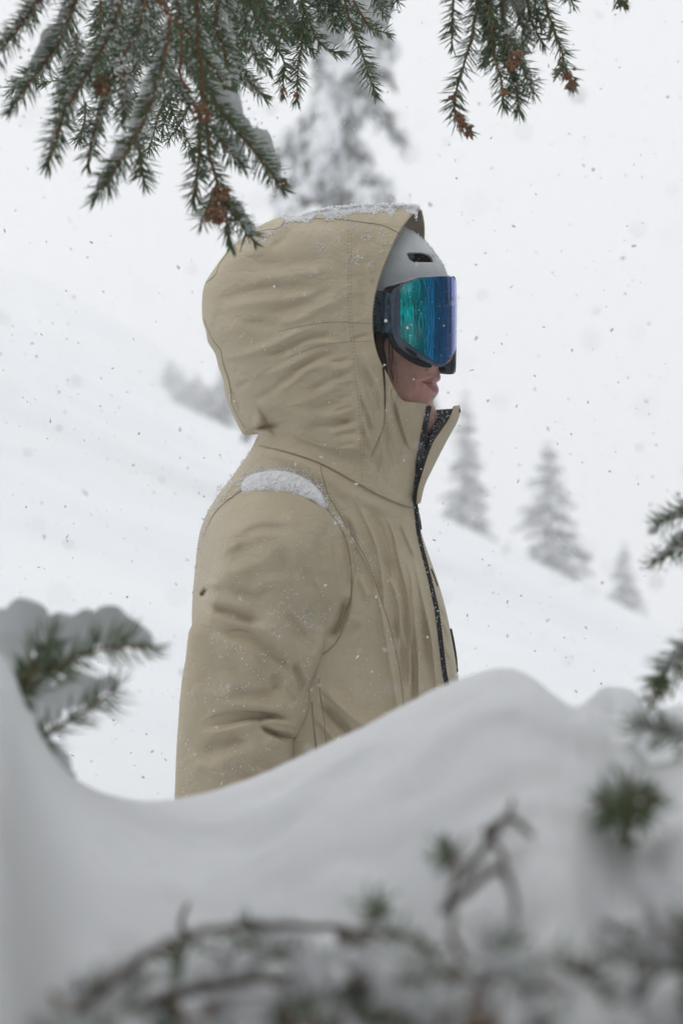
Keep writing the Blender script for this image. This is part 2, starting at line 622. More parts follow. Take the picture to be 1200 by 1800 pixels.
ICO0 = ico(1.0, 1)
ICO1 = ico(1.0, 2)
OCT = (np.array([[1, 0, 0], [-1, 0, 0], [0, 1, 0], [0, -1, 0], [0, 0, 1], [0, 0, -1]], float),
       np.array([[0, 2, 4], [2, 1, 4], [1, 3, 4], [3, 0, 4], [2, 0, 5], [1, 2, 5], [3, 1, 5], [0, 3, 5]]))


def chips(centers, radii, base=OCT, jit=0.45, squash=None):
    """many irregular snow grains, as one array mesh"""
    centers = np.asarray(centers); n = len(centers)
    V0, F0 = base
    V = V0[None] * (1 + rng.uniform(-jit, jit, (n, len(V0), 1)))
    V = V * rng.uniform(0.55, 1.25, (n, 1, 3))
    if squash is not None: V = V * np.asarray(squash)[None, None]
    a = rng.uniform(0, 6.28, n); c, s_ = np.cos(a), np.sin(a)
    X = V[..., 0] * c[:, None] - V[..., 2] * s_[:, None]; Z = V[..., 0] * s_[:, None] + V[..., 2] * c[:, None]
    V = np.stack([X, V[..., 1], Z], -1) * np.asarray(radii)[:, None, None] + centers[:, None]
    F = F0[None] + (np.arange(n) * len(V0))[:, None, None]
    return V.reshape(-1, 3), F.reshape(-1, 3)


# ================================================================== SETTING
YR = 62.0


def ridge_z(px):
    """height of the slope's skyline in profile px"""
    return np.interp(px, [-3000, -600, 0, 200, 420, 760, 1000, 1200, 1500, 2600, 4500], [-200, 300, 545, 655, 762, 896, 1016, 1118, 1280, 1760, 2200])


def ground_z(X, Y):
    s = np.maximum(Y, 4.0)
    px = 600 + X / (K * np.clip(Y, 20.0, YR))
    pyr = sum(ridge_z(px + o) for o in (-120, -60, 0, 60, 120)) / 5
    zr = CAMZ - (pyr - 900) * K * YR
    t = np.clip((Y - 2.0) / (YR - 2.0), 0, 1)
    z = 0.12 + (zr - 0.12) * t ** 1.35 * 1.0
    over = np.maximum(Y - YR, 0)
    z = np.where(Y > YR, zr - 0.012 * over ** 1.55 - 0.25 * over, z)
    z = z + 0.05 * np.sin(X * 0.33 + Y * 0.11) * t * (1 - t) * 4 + 0.10 * np.sin(X * 0.13 - Y * 0.07 + 1.0) * t * (1 - t) * 4
    z = np.where(Y < 2.0, 0.12 - 0.02 * (2 - np.maximum(Y, -60)), z)
    return np.clip(z, -60, 40)


gx = np.concatenate([-np.geomspace(10, 178, 40)[::-1], np.linspace(-9.8, 9.8, 120), np.geomspace(10, 178, 40)])
gy = np.concatenate([np.linspace(-178, -12, 30), np.linspace(-11, 30, 110), np.linspace(30.5, 90, 120), np.linspace(92, 178, 40)])
GX, GY = np.meshgrid(gx, gy, indexing='ij')
GZ = ground_z(GX, GY)
n1, n2 = GX.shape
I, J = np.meshgrid(np.arange(n1 - 1), np.arange(n2 - 1), indexing='ij')
GF = np.stack([I * n2 + J, (I + 1) * n2 + J, (I + 1) * n2 + J + 1, I * n2 + J + 1], -1).reshape(-1, 4)
g = mesh_obj('snow_ground', np.stack([GX, GY, GZ], -1).reshape(-1, 3), GF, M['snow_soft'])
tag(g, kind='structure', label='smooth snow slope falling away to the right behind the person')

# a farther slope, almost lost in the haze, behind the left part of the skyline
fx = np.linspace(-700, 640, 60)
top_ = np.interp(fx, [-700, 0, 100, 250, 330, 430, 640], [150, 470, 505, 592, 650, 712, 860])
rws = [np.stack([(fx - 600) * K * 112, np.full(60, 112.0), CAMZ - (top_ - 900) * K * 112 - 1.5], 1), np.stack([(fx - 600) * K * 116, np.full(60, 116.0), CAMZ - (top_ - 900) * K * 116], 1),
       np.stack([(fx - 600) * K * 128, np.full(60, 130.0), CAMZ - (top_ - 900) * K * 116 - 3], 1)]
rws.insert(0, np.stack([(fx - 600) * K * 92, np.full(60, 92.0), CAMZ - (top_ + 160 - 900) * K * 92], 1))
rws.append(np.stack([(fx - 600) * K * 128, np.full(60, 150.0), np.full(60, -12.0)], 1))
FS = np.array(rws); I, J = np.meshgrid(np.arange(4), np.arange(59), indexing='ij')
fs = mesh_obj('far_slope', FS.reshape(-1, 3), np.stack([I * 60 + J, I * 60 + J + 1, (I + 1) * 60 + J + 1, (I + 1) * 60 + J], -1).reshape(-1, 4), M['snow_soft'])
tag(fs, kind='structure', label='fogged farther slope behind the left skyline')

# foreground snow bank: its crest is the soft edge that cuts across the coat
crest = catmull([(-260, 1100), (-120, 1110), (0, 1150), (45, 1240), (95, 1330), (150, 1380), (230, 1408), (310, 1408), (400, 1386), (500, 1343), (600, 1292), (700, 1243),
                 (780, 1203), (840, 1180), (885, 1172), (930, 1184), (970, 1212), (1008, 1242), (1035, 1222), (1075, 1206), (1112, 1216), (1142, 1246), (1200, 1236), (1330, 1200), (1500, 1210)], 10)
cx = np.concatenate([np.linspace(-1500, -250, 40), np.linspace(-240, 1480, 260), np.linspace(1500, 3000, 46)])
o_ = np.argsort(crest[:, 0])
cy = np.interp(cx, crest[o_, 0], crest[o_, 1])
Yc = np.interp(cx, [-240, 0, 150, 500, 900, 1010, 1075, 1480], [1.65, 1.72, 1.85, 2.05, 1.95, 1.8, 2.05, 1.9])
rows = []
vv = np.linspace(0, 1, 110)
xs_c = (cx - 600) * K * Yc
zc = CAMZ - (cy - 900) * K * Yc
for v in vv:                                   # v=0 near edge by the camera, v=1 crest
    Yv = 0.78 + (Yc - 0.78) * v
    zb = CAMZ - (1900 - 900) * K * 0.78 - 0.10
    e = v ** 0.8
    z = zb + (zc - zb) * (1 - (1 - e) ** 1.7)
    px = cx
    x = (px - 600) * K * Yv * (1 - 0.0) 
    rows.append(np.stack([x, Yv, z], 1))
for v in np.linspace(0.06, 1, 26):             # back side falls steeply to the ground
    Yv = Yc + 0.55 * v ** 0.8
    z = zc - (zc - 0.02) * (v ** 1.5)
    rows.append(np.stack([(cx - 600) * K * Yc * (1 + 0.25 * v), Yv, z], 1))
front = []
for v in np.linspace(0, 1, 10)[:-1]:           # front foot of the bank
    r0 = rows[0].copy(); r0[:, 1] = 0.62 + (0.78 - 0.62) * v; r0[:, 2] = 0.02 + (rows[0][:, 2] - 0.02) * v ** 0.5
    front.append(r0)
BK = np.array(front + rows)                     # rows, cols, 3
nf = len(front)
q2 = BK.reshape(-1, 3)
bump = (vnoise(q2[:, :2] * 1000, 190, 3) * 0.011 + vnoise(q2[:, :2] * 1000 + 7, 95, 7) * 0.009 + vnoise(q2[:, :2] * 1000, 52, 4) * 0.0048 + vnoise(q2[:, :2] * 1000, 18, 5) * 0.0018 + vnoise(q2[:, :2] * 1000, 8, 6) * 0.0010)
fade = np.ones(BK.shape[:2]); 
for i in range(BK.shape[0]):
    v = (i - nf) / 110.0
    if 0 <= v <= 1: fade[i] = 1 - 0.75 * smooth01((v - 0.75) / 0.25)
    if v > 1: fade[i] = 0.3
BK[..., 2] += bump.reshape(BK.shape[:2]) * fade


def dent(px, py_frac, depth, wx, wv):
    for i in range(BK.shape[0]):
        v = (i - nf) / 110.0
        BK[i, :, 2] -= depth * np.exp(-((cx - px) / wx) ** 2 - ((v - py_frac) / wv) ** 2)


dent(330, 0.35, 0.022, 110, 0.16); dent(700, 0.42, 0.030, 90, 0.14); dent(560, 0.08, 0.06, 420, 0.16)
dent(1090, 0.42, 0.030, 60, 0.12); dent(880, 0.30, 0.02, 90, 0.14); dent(1130, 0.15, 0.04, 90, 0.15); dent(90, 0.2, 0.02, 100, 0.2)
n1, n2 = BK.shape[:2]
I, J = np.meshgrid(np.arange(n1 - 1), np.arange(n2 - 1), indexing='ij')
BF = np.stack([I * n2 + J, I * n2 + J + 1, (I + 1) * n2 + J + 1, (I + 1) * n2 + J], -1).reshape(-1, 4)
bank = mesh_obj('snow_bank', BK.reshape(-1, 3), BF, M['snow'])
tag(bank, kind='structure', label='soft blurred bank of snow across the foreground')

# ================================================================== PERSON
YP = 3.40
TH = math.tan(R(15))
S = K * YP            # metres per px at the person


def head_plane(Q): return YP - TH * (Q[:, 0] - 620) * S * 0.9
def torso_plane(Q): return YP + 0.01 - TH * (Q[:, 0] - 560) * S * 0.8


person = empty('person', (P(560, 900, YP).x, YP, 0.12))
tag(person, 'person in a hooded beige snow coat, pale helmet and mirrored blue goggles facing right', 'person')

# ---- jacket torso
T_left = [(470, 742), (452, 768), (438, 795), (412, 832), (385, 868), (364, 902), (350, 942), (343, 1000), (338, 1060), (338, 1110), (345, 1200), (350, 1330), (345, 1500), (340, 1700)]
T_right = [(815, 1700), (822, 1500), (818, 1320), (812, 1240), (805, 1190), (797, 1140), (784, 1075), (768, 1018), (752, 972), (739, 932), (730, 890)]
T_top = [(730, 890), (738, 830), (735, 770), (700, 735), (600, 722), (520, 728), (470, 742)]
torso_inf = Inflate([T_left, [(340, 1700), (345, 1900), (815, 1900), (815, 1700)], T_right, T_top])

T_folds = [
    # long vertical pleats down the chest: sharp lit edge on one side, soft on the other
    ([(616, 865), (645, 921), (662, 965), (671, 1012), (676, 1060), (680, 1100)], 4.5, 14, 2.5),
    ([(670, 892), (692, 941), (701, 987), (716, 1043), (722, 1104), (721, 1153), (720, 1215)], 7, 13, 2.5),
    ([(696, 953), (721, 1012), (727, 1080), (734, 1141), (736, 1222), (737, 1290)], 6, 12, 2.5),
    ([(655, 1012), (670, 1075), (678, 1124), (687, 1178), (698, 1246), (706, 1320)], 7, 26, 3.0),
    ([(676, 1000), (694, 1040), (702, 1075), (702, 1122), (700, 1170)], 5, 12, 2.5),
    ([(721, 950), (733, 1007), (748, 1080), (758, 1129), (765, 1200)], 4.5, 12, 3),
    ([(745, 1050), (757, 1120), (765, 1190), (770, 1260)], 4, 10, 3),
    ([(700, 905), (716, 950), (735, 990)], 3.5, 10, 3),
    ([(640, 880), (668, 935), (684, 990), (694, 1050)], -4, 9, 9),
    ([(690, 1080), (708, 1140), (712, 1230)], -5, 6, 9),
    ([(724, 1100), (728, 1180), (730, 1260)], -4, 5, 6),
    ([(612, 938), (636, 975), (652, 1005), (662, 1045)], 4, 10, 3),
    ([(625, 1010), (640, 1030), (650, 1060)], 3.5, 12, 8),
    ([(605, 905), (622, 945), (632, 985)], -4, 6, 6),
    ([(590, 905), (609, 945), (618, 990), (620, 1040)], 3.5, 5, 3),
    ([(560, 1205), (590, 1235), (620, 1262), (660, 1290)], 6, 12, 5),
    ([(556, 1230), (590, 1262), (625, 1300)], -7, 8, 8),
    ([(552, 1260), (580, 1290), (600, 1330)], 6, 8, 5),
    ([(580, 1130), (610, 1110), (640, 1095)], -3.5, 10, 14),
    ([(610, 1045), (600, 1090), (575, 1125)], -9, 8, 8),
    # beside the centre zip
    ([(733, 900), (742, 950), (757, 1000), (768, 1060), (776, 1130), (785, 1200)], 3.0, 5, 5, 0.05),
    ([(770, 1085), (782, 1100), (790, 1125)], 4, 4, 4), ([(772, 1120), (784, 1140), (794, 1165)], 4, 4, 4), ([(768, 1050), (776, 1070), (785, 1085)], 4, 4, 4),
    # yoke and shoulder
    ([(470, 790), (530, 812), (590, 850), (640, 900)], 3, 14, 14),
    ([(455, 800), (520, 830), (585, 880)], -3, 12, 12),
    ([(600, 850), (640, 880), (700, 905)], 2.5, 10, 10),
    ([(380, 890), (405, 855), (430, 835)], 2.5, 5, 5), ([(388, 905), (415, 870)], -2.5, 5, 5),
]


def torso_h0(Q):
    r = torso_inf.r(Q) * S
    return 0.205 * np.tanh(r / 0.205 * 0.98)


ARM_SEAM = [(424, 862), (470, 857), (525, 866), (567, 890), (596, 924), (611, 960), (617, 1008), (613, 1058), (601, 1092), (584, 1100)]


def torso_h(Q, under=True):
    h = torso_h0(Q) + 2.1 * strokes(Q, T_folds) * smooth01(torso_inf.r(Q) / 40)
    h += (vnoise(Q, 34, 11, R(70), 2.6) * 0.0022 + vnoise(Q, 90, 12) * 0.004 + vnoise(Q, 16, 13, R(75), 2.2) * 0.0007) * smooth01(torso_inf.r(Q) / 60)
    return h


# ---- sleeve
S_left = [(395, 884), (374, 908), (358, 945), (347, 1000), (340, 1050), (337, 1102), (332, 1112), (328, 1150), (321, 1190), (317, 1230), (315, 1262), (312, 1300), (310, 1350), (308, 1400), (307, 1480), (312, 1560)]
S_right = [(584, 1100), (575, 1108), (570, 1128), (567, 1152), (556, 1188), (546, 1210), (545, 1228), (545, 1246), (537, 1268), (527, 1286), (521, 1300), (515, 1310), (517, 1330), (516, 1360), (512, 1400), (505, 1480), (496, 1560)]
S_inf_poly = [[(340, 860), (345, 1000), (340, 1050), (337, 1102), (332, 1112), (328, 1150), (321, 1190), (315, 1262), (310, 1350), (307, 1480), (312, 1660)],
              [(312, 1660), (496, 1660)],
              [(496, 1660), (505, 1480), (516, 1360), (515, 1310), (527, 1286), (545, 1246), (546, 1210), (567, 1152), (584, 1100), (612, 1030), (622, 940), (620, 800)],
              [(620, 800), (340, 780)], [(340, 780), (340, 860)]]
sleeve_inf = Inflate(S_inf_poly)
S_folds = [
    ([(370, 962), (420, 922), (470, 900)], 4, 14, 18), ([(372, 925), (420, 900), (480, 884)], -3, 12, 12),
    ([(362, 1014), (432, 1000), (500, 975)], 4.5, 16, 22), ([(365, 985), (430, 962), (500, 945)], -3, 14, 14),
    ([(590, 915), (572, 935), (566, 967), (573, 1010)], -6, 16, 12),
    ([(605, 950), (598, 990), (590, 1030)], 4, 10, 6),
    ([(596, 945), (604, 985), (608, 1030)], 5, 10, 2.5), ([(585, 940), (592, 1000), (597, 1050)], -4, 6, 4),
    ([(353, 1052), (358, 1041), (366, 1033)], -42, 5, 5, 0.35), ([(352, 1042), (362, 1026), (378, 1028), (385, 1040)], 6, 8, 6),
    ([(372, 1030), (382, 1036), (380, 1048)], -4, 8, 8),
    ([(358, 1064), (404, 1072), (440, 1086), (470, 1100)], -8, 10, 12), ([(356, 1080), (410, 1096), (450, 1104)], 4, 10, 14),
    ([(352, 1056), (400, 1062), (450, 1072)], 4, 10, 7),
    ([(383, 1112), (435, 1116), (484, 1150), (512, 1170), (530, 1190)], -8, 14, 12), ([(360, 1130), (430, 1142), (480, 1178)], 4, 20, 24),
    ([(440, 1090), (490, 1120), (520, 1150)], 4, 14, 10),
    ([(510, 1108), (536, 1124), (556, 1150)], -7, 12, 10), ([(530, 1090), (558, 1112), (566, 1140)], 5, 12, 7),
    ([(524, 1148), (536, 1190), (543, 1218)], 6, 6, 3), ([(516, 1155), (526, 1195), (534, 1225)], -5, 5, 5),
    ([(478, 1182), (486, 1200), (478, 1215)], -5, 12, 12), ([(490, 960), (500, 1000), (486, 1030)], -3, 16, 16),
    ([(520, 990), (540, 1010), (552, 1045)], -4, 14, 14), ([(500, 1040), (530, 1050), (560, 1075)], 3, 14, 12),
    ([(545, 1010), (562, 1030), (575, 1060), (578, 1090)], 5, 9, 6),
    # elbow folds
    ([(352, 1274), (398, 1262), (445, 1257), (486, 1261), (515, 1272)], -19, 7, 9, 0.35),
    ([(350, 1290), (398, 1284), (445, 1270), (462, 1268)], 8, 7, 16),
    ([(455, 1268), (478, 1266), (505, 1272), (522, 1285)], 9, 6, 7),
    ([(456, 1270), (466, 1281), (488, 1291), (512, 1295), (528, 1305)], -13, 5, 4.5, 0.3),
    ([(462, 1292), (490, 1304), (512, 1312), (518, 1330)], 7, 5, 14),
    ([(350, 1330), (393, 1304), (440, 1288)], -6, 14, 14), ([(356, 1360), (410, 1330), (470, 1318)], 5, 16, 18),
    ([(440, 1330), (480, 1345), (510, 1350)], -5, 12, 12),
    ([(480, 1235), (505, 1240), (530, 1250)], 4, 12, 10), ([(330, 1200), (360, 1215), (420, 1225)], 3, 14, 16), ([(325, 1250), (345, 1255), (370, 1245)], -3, 8, 8),
    ([(430, 900), (480, 915), (540, 905)], 4, 12, 14), ([(410, 950), (455, 930), (520, 928)], -4.5, 10, 12), ([(440, 1035), (480, 1020), (530, 1022)], 4.5, 12, 10), ([(400, 1030), (440, 1046), (480, 1048)], -4.5, 10, 10),
    ([(350, 1118), (400, 1126), (440, 1150), (470, 1190)], 4.5, 8, 14), ([(345, 1165), (400, 1170), (440, 1195)], -5, 12, 12), ([(400, 1215), (450, 1222), (500, 1212)], -5, 12, 12), ([(380, 1240), (440, 1238), (500, 1250)], 4.5, 8, 8),
    ([(535, 1060), (548, 1080), (545, 1110)], -5, 7, 7), ([(490, 1075), (520, 1095), (535, 1125)], -5, 8, 8), ([(500, 1195), (515, 1215), (530, 1235)], 5, 6, 5), ([(330, 1345), (370, 1350), (410, 1370)], 4, 10, 12), ([(400, 1350), (450, 1365), (500, 1385)], -5, 12, 12),
    ([(540, 900), (560, 912), (575, 940)], 4, 8, 8), ([(380, 985), (400, 965), (430, 952)], 3.5, 6, 8),
]
PATCH_SNOW = [(424, 862), (427, 846), (445, 833), (480, 827), (518, 832), (548, 848), (566, 868), (572, 890), (562, 890), (545, 879), (505, 869), (460, 864)]


def sleeve_h(Q):
    """measured from the torso plane"""
    rr = sleeve_inf.r(Q)
    h = 0.120 + 0.105 * np.tanh(rr * S * 0.86 / 0.105)
    h += (strokes(Q, S_folds) * 1.6 + vnoise(Q, 30, 21, R(-20), 2.0) * 0.0018 + vnoise(Q, 80, 22) * 0.005 + vnoise(Q, 15, 23, R(-30), 1.6) * 0.0007) * smooth01(rr / 30)
    d, _, _ = poly_near(Q, catmull(ARM_SEAM, 8), closed=False)
    dl, _, _ = poly_near(Q, catmull([(424, 862)] + S_left[:6], 8), closed=False)
    k = np.sin(np.clip(d / 105, 0, 1) * math.pi / 2) ** 1.15 * np.sin(np.clip(dl / np.interp(Q[:, 1], [900, 1000, 1100], [70, 55, 30]), 0, 1) * math.pi / 2)
    th = torso_h(Q) + 0.0015
    return th + (h - th) * k


def hood_seam_y(x): return np.interp(x, [452, 500, 560, 610, 660, 700, 726], [784, 792, 812, 838, 866, 884, 893])


# ---- hood and collar
H_sil = [(742, 371), (737, 366), (728, 363), (700, 362), (660, 361), (620, 363), (585, 367), (556, 372), (530, 379), (500, 381), (478, 386), (455, 398), (430, 415), (405, 435), (385, 460), (366, 488), (358, 505), (355, 530), (356, 562), (362, 582), (366, 602), (378, 622), (384, 645), (392, 668), (395, 690), (403, 715), (415, 742), (426, 763)]
H_fold = [(426, 763), (434, 765), (446, 764), (454, 762)]
H_bot = [(454, 762), (452, 776), (454, 785), (500, 793), (560, 813), (610, 839), (660, 867), (700, 885), (727, 894)]
H_zip = [(727, 894), (726, 860), (730, 820), (738, 775), (746, 735), (752, 711)]
H_chin = [(752, 711), (742, 710), (728, 708), (712, 706), (702, 698), (692, 682), (682, 662), (677, 652)]
H_rim = [(677, 652), (668, 636), (659, 610), (655, 585), (654, 560), (656, 535), (661, 508), (670, 478), (682, 448), (695, 418), (708, 396), (720, 380), (732, 369), (742, 371)]
hood_segs = [(H_sil, True), (H_fold, True), (H_bot, False), (H_zip, False), (H_chin, False), (H_rim, False)]
hood_inf = Inflate([H_sil[::1], H_fold, [(454, 762), (440, 800), (452, 960)], [(452, 960), (748, 960)], [(748, 960), (750, 880), (770, 760), (800, 700), (880, 640), (900, 500), (860, 400), (742, 371)]])
H_folds = [
    ([(430, 462), (480, 468), (540, 458), (590, 440)], -5, 16, 16), ([(420, 490), (480, 488), (540, 478), (600, 470)], 3.5, 12, 12),
    ([(358, 540), (395, 524), (468, 507), (542, 506), (590, 500)], -5.5, 10, 12), ([(364, 550), (450, 531), (560, 522), (600, 514)], 4, 10, 10),
    ([(452, 555), (505, 542), (560, 520), (600, 505)], -5, 9, 9), ([(470, 575), (525, 560), (570, 538), (608, 528)], 4.5, 8, 8),
    ([(420, 566), (480, 572), (530, 570)], -3.5, 10, 10), ([(370, 585), (420, 578), (460, 590)], 3, 12, 12),
    ([(376, 634), (430, 622), (480, 606), (520, 587), (570, 572)], 5, 8, 7),
    ([(455, 628), (500, 614), (530, 598), (562, 591), (600, 592)], -6, 7, 8), ([(520, 606), (560, 602), (604, 606)], 4, 6, 6),
    ([(500, 660), (540, 636), (572, 624), (606, 620)], -5.5, 7, 7), ([(416, 700), (450, 665), (500, 646), (540, 629), (580, 615)], 5, 8, 7),
    ([(404, 690), (436, 673), (470, 655), (500, 638)], -5, 7, 8), ([(440, 706), (480, 688), (502, 667), (530, 652)], -5, 8, 8),
    ([(456, 702), (510, 673), (550, 647), (610, 640)], 4.5, 8, 8), ([(540, 690), (580, 668), (614, 658)], -4.5, 7, 7),
    ([(500, 715), (550, 700), (600, 676), (622, 672)], 4, 9, 8), ([(540, 722), (590, 708), (624, 690)], -4.5, 7, 7),
    ([(560, 735), (600, 727), (630, 712)], 4, 7, 6), ([(540, 748), (596, 744), (630, 730)], -4.5, 7, 7), ([(570, 762), (610, 756), (632, 746)], 4, 6, 6),
    # the overhang above the neck
    ([(500, 752), (520, 765), (550, 779), (590, 787), (626, 790), (650, 800)], 13, 26, 4, 0.22),
    ([(505, 776), (545, 795), (590, 804), (625, 812)], -9, 7, 12, 0.3),
    ([(438, 757), (468, 749), (500, 747)], -20, 4, 4, 0.4), ([(440, 745), (470, 738), (510, 738)], 6, 10, 6), ([(458, 760), (480, 763), (510, 775), (540, 790)], 9, 4, 7, 0.3),
    # wrinkles ahead of the stitched channel
    ([(626, 622), (642, 655), (664, 700), (672, 735)], -5, 5, 6), ([(636, 610), (655, 650), (672, 690)], 4, 5, 5), ([(622, 640), (640, 690), (652, 730), (660, 765)], 4.5, 5, 5),
    ([(632, 690), (646, 730), (655, 770)], -4.5, 4, 5), ([(634, 745), (644, 775), (652, 802)], -4, 4, 5), ([(638, 720), (648, 765), (650, 800)], 3.5, 4, 4),
    ([(613, 600), (640, 590), (655, 592)], -3, 5, 5), ([(612, 440), (630, 430), (668, 430)], -3, 14, 14), ([(628, 470), (640, 520), (638, 560)], -3, 9, 9), ([(645, 460), (655, 500)], 2.5, 6, 6),
    # collar
    ([(689, 690), (693, 722), (704, 758), (716, 800), (724, 850)], -13, 5, 3.5, 0.2), ([(697, 700), (704, 730), (716, 770), (726, 810)], 6, 5, 8, 0.2),
    ([(680, 690), (684, 740), (698, 800), (712, 860)], 5, 6, 4), ([(678, 730), (682, 790), (692, 850), (697, 878)], -5, 4, 4), ([(670, 760), (675, 820), (684, 870)], 4, 5, 3),
    ([(645, 800), (650, 840), (658, 860)], 3, 6, 6), ([(662, 790), (664, 830), (668, 860)], -3, 4, 4), ([(596, 815), (620, 835), (640, 850)], 3, 8, 8),
    # brim and top panel
    ([(505, 386), (545, 390), (600, 393)], -4, 5, 12), ([(440, 420), (480, 405), (512, 385)], 4, 6, 8), ([(470, 440), (500, 420), (510, 395)], -4, 8, 8), ([(400, 460), (440, 440), (480, 430)], 4, 14, 14),
    ([(368, 500), (374, 540), (368, 580)], 2, 6, 6), ([(372, 600), (392, 650), (405, 690), (420, 735)], 3, 5, 5, 0.1), ([(378, 600), (400, 655), (410, 690), (426, 730)], -3, 4, 5, 0.1),
]
# gathers against the stitched channel
for k, y0 in enumerate(range(632, 800, 21)):
    x1 = float(np.interp(y0, [600, 700, 800], [618, 629, 634]))
    H_folds.append(([(x1 - 46, y0 + 6 + 3 * math.sin(k * 2.1)), (x1 - 22, y0 + 2), (x1 - 2, y0)], -3.4, 4.5, 4.5, 0.35))
for k, y0 in enumerate(range(640, 700, 26)):
    H_folds.append(([(626 + k * 2, y0), (600, y0 + 9), (575, y0 + 8)], 2.6, 6, 6, 0.35))


def hood_h(Q):
    rr = hood_inf.r(Q)
    h = 0.150 * np.tanh(rr * S * 0.93 / 0.150)
    h += (strokes(Q, H_folds) + vnoise(Q, 26, 31, R(-22), 2.4) * 0.0014 + vnoise(Q, 85, 32) * 0.004) * smooth01(rr / 26)
    d = hood_seam_y(Q[:, 0]) - Q[:, 1]
    k = smooth01(d / 75)
    k = np.where(Q[:, 0] < 500, np.maximum(k, smooth01((500 - Q[:, 0]) / 50) * smooth01((d + 0) / 26)), k)
    th = torso_h(Q) + 0.0018
    fr = smooth01((Q[:, 1] - 655) / 60) * smooth01((Q[:, 0] - 672) / 60)      # collar narrows towards the zip
    h = h * (1 - fr * 0.42)
    return th + (h - th) * k


def tp(h): return lambda Q: h(Q)


jacket = None
torso_near = sheet([(T_left, True), ([(340, 1700), (815, 1700)], False), (T_right, True), (T_top, True)],
                   lambda Q: torso_h(Q) - 0.03 * smooth01(poly_near(Q, catmull(S_left[:6][::-1] + ARM_SEAM + S_right[1:], 12), closed=False)[0] / 30) *
                   inside(Q, np.concatenate([catmull(ARM_SEAM, 8), catmull(S_right, 12), np.array([(330, 1560), (330, 1000), (374, 908), (395, 884)])])),
                   torso_plane, -1, 1.6)
torso_far = sheet([(T_left, True), ([(340, 1700), (815, 1700)], False), (T_right, True), (T_top, True)],
                  lambda Q: torso_h0(Q), torso_plane, +1, 1.6)
jacket = shell('jacket', torso_near, torso_far, M['jacket'], person, thick=0.0)

sl_segs = [(ARM_SEAM, False), (S_right, True), ([(496, 1560), (312, 1560)], False), (S_left[5:][::-1], True), (S_left[:6][::-1], False), ([(395, 884), (424, 862)], False)]
Qn, Yn, Fn, cn = sheet(sl_segs, lambda Q: sleeve_h(Q), torso_plane, -1, 1.6)
# closed edges of the sleeve lie on the arm's own middle plane
dl, _, _ = poly_near(Qn, catmull([(424, 862), (395, 884), (374, 908), (358, 945), (350, 985)], 8), closed=False)
Yn[cn] = torso_plane(Qn)[cn] - np.where(Qn[cn][:, 1] < 1100, np.minimum(0.125, sleeve_h(Qn[cn])), 0.125)
sleeve = mesh_obj('sleeve', to_world(Qn, Yn), Fn.astype(np.int32), M['jacket'], jacket)
# underside of the near sleeve and the whole far sleeve
def arm_tube(sign, off):
    rings = []
    for y in range(1096, 1570, 14):
        l = np.interp(y, [p[1] for p in S_left], [p[0] for p in S_left]) + 4
        r_ = np.interp(y, [960, 1100, 1152, 1210, 1246, 1310, 1400, 1560], [600, 580, 563, 543, 541, 513, 508, 492])
        rings.append(((l + r_) / 2, y, (r_ - l) / 2 * S))
    V, F = [], []
    n = 24
    for cxp, y, rad in rings:
        c = P(cxp, y, YP)
        pl = torso_plane(np.array([[cxp, y]]))[0]
        for k in range(n):
            w = 2 * math.pi * k / n
            V.append((c.x + rad * 0.99 * math.cos(w), pl + off + rad * 0.72 * math.sin(w), c.z))
    for i in range(len(rings) - 1):
        for k in range(n):
            F.append((i * n + k, i * n + (k + 1) % n, (i + 1) * n + (k + 1) % n, (i + 1) * n + k))
    F.append(tuple(range(n))[::-1]); F.append(tuple((len(rings) - 1) * n + k for k in range(n)))
    return V, F


V, F = arm_tube(1, 0.145)
mesh_obj('sleeve', V, F, M['jacket'], jacket)
V, F = arm_tube(-1, -0.112)
mesh_obj('sleeve_underside', V, F, M['jacket'], jacket)

hood_near = sheet(hood_segs, hood_h, head_plane, -1, 1.5)
# keep the lower edge lying on the torso even though the head is turned a little differently
Qh, Yh, Fh, ch = hood_near
kk = smooth01((hood_seam_y(Qh[:, 0]) - Qh[:, 1]) / 75)
Yh += (torso_plane(Qh) - head_plane(Qh)) * (1 - kk) * (~ch)
hood_near = (Qh, Yh, Fh, ch)
H_rim_far = [(746, 720), (742, 650), (740, 560), (744, 470), (746, 425), (746, 395), (742, 371)]
hood_far = sheet([(H_sil, True), (H_fold, True), ([(454, 762), (500, 800), (600, 830), (700, 800)], False), ([(700, 800), (730, 770), (746, 720)], False), (H_rim_far, False)],
                 lambda Q: 0.150 * np.tanh(hood_inf.r(Q) * S * 0.93 / 0.150), head_plane, +1, 1.5)
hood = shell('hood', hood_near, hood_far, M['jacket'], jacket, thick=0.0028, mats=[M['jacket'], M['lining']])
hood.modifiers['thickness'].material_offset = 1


def on_hood(px, py, lift=0.0):
    Q = np.array([[px, py]], float)
    kk = smooth01((hood_seam_y(Q[:, 0]) - Q[:, 1]) / 75)
    Y = head_plane(Q) - hood_h(Q) + (torso_plane(Q) - head_plane(Q)) * (1 - kk)
    return P(px, py, float(Y[0]) - lift)


def surf_many(Q, kind):
    Q = np.asarray(Q, float)
    if kind == 'hood':
        kk = smooth01((hood_seam_y(Q[:, 0]) - Q[:, 1]) / 75)
        return head_plane(Q) - hood_h(Q) + (torso_plane(Q) - head_plane(Q)) * (1 - kk)
    if kind == 'torso':
        return torso_plane(Q) - torso_h(Q)
    return torso_plane(Q) - sleeve_h(Q)


def seam_line(pts, kind, rad=0.00075, mat='seam', lift=0.0002, name='seam', parent=None):
    c = catmull(pts, 4)
    Y = surf_many(c, kind) - lift
    V, F = tube(to_world(c, Y), rad, 5)
    return mesh_obj(name, V, F, M[mat], parent or jacket)


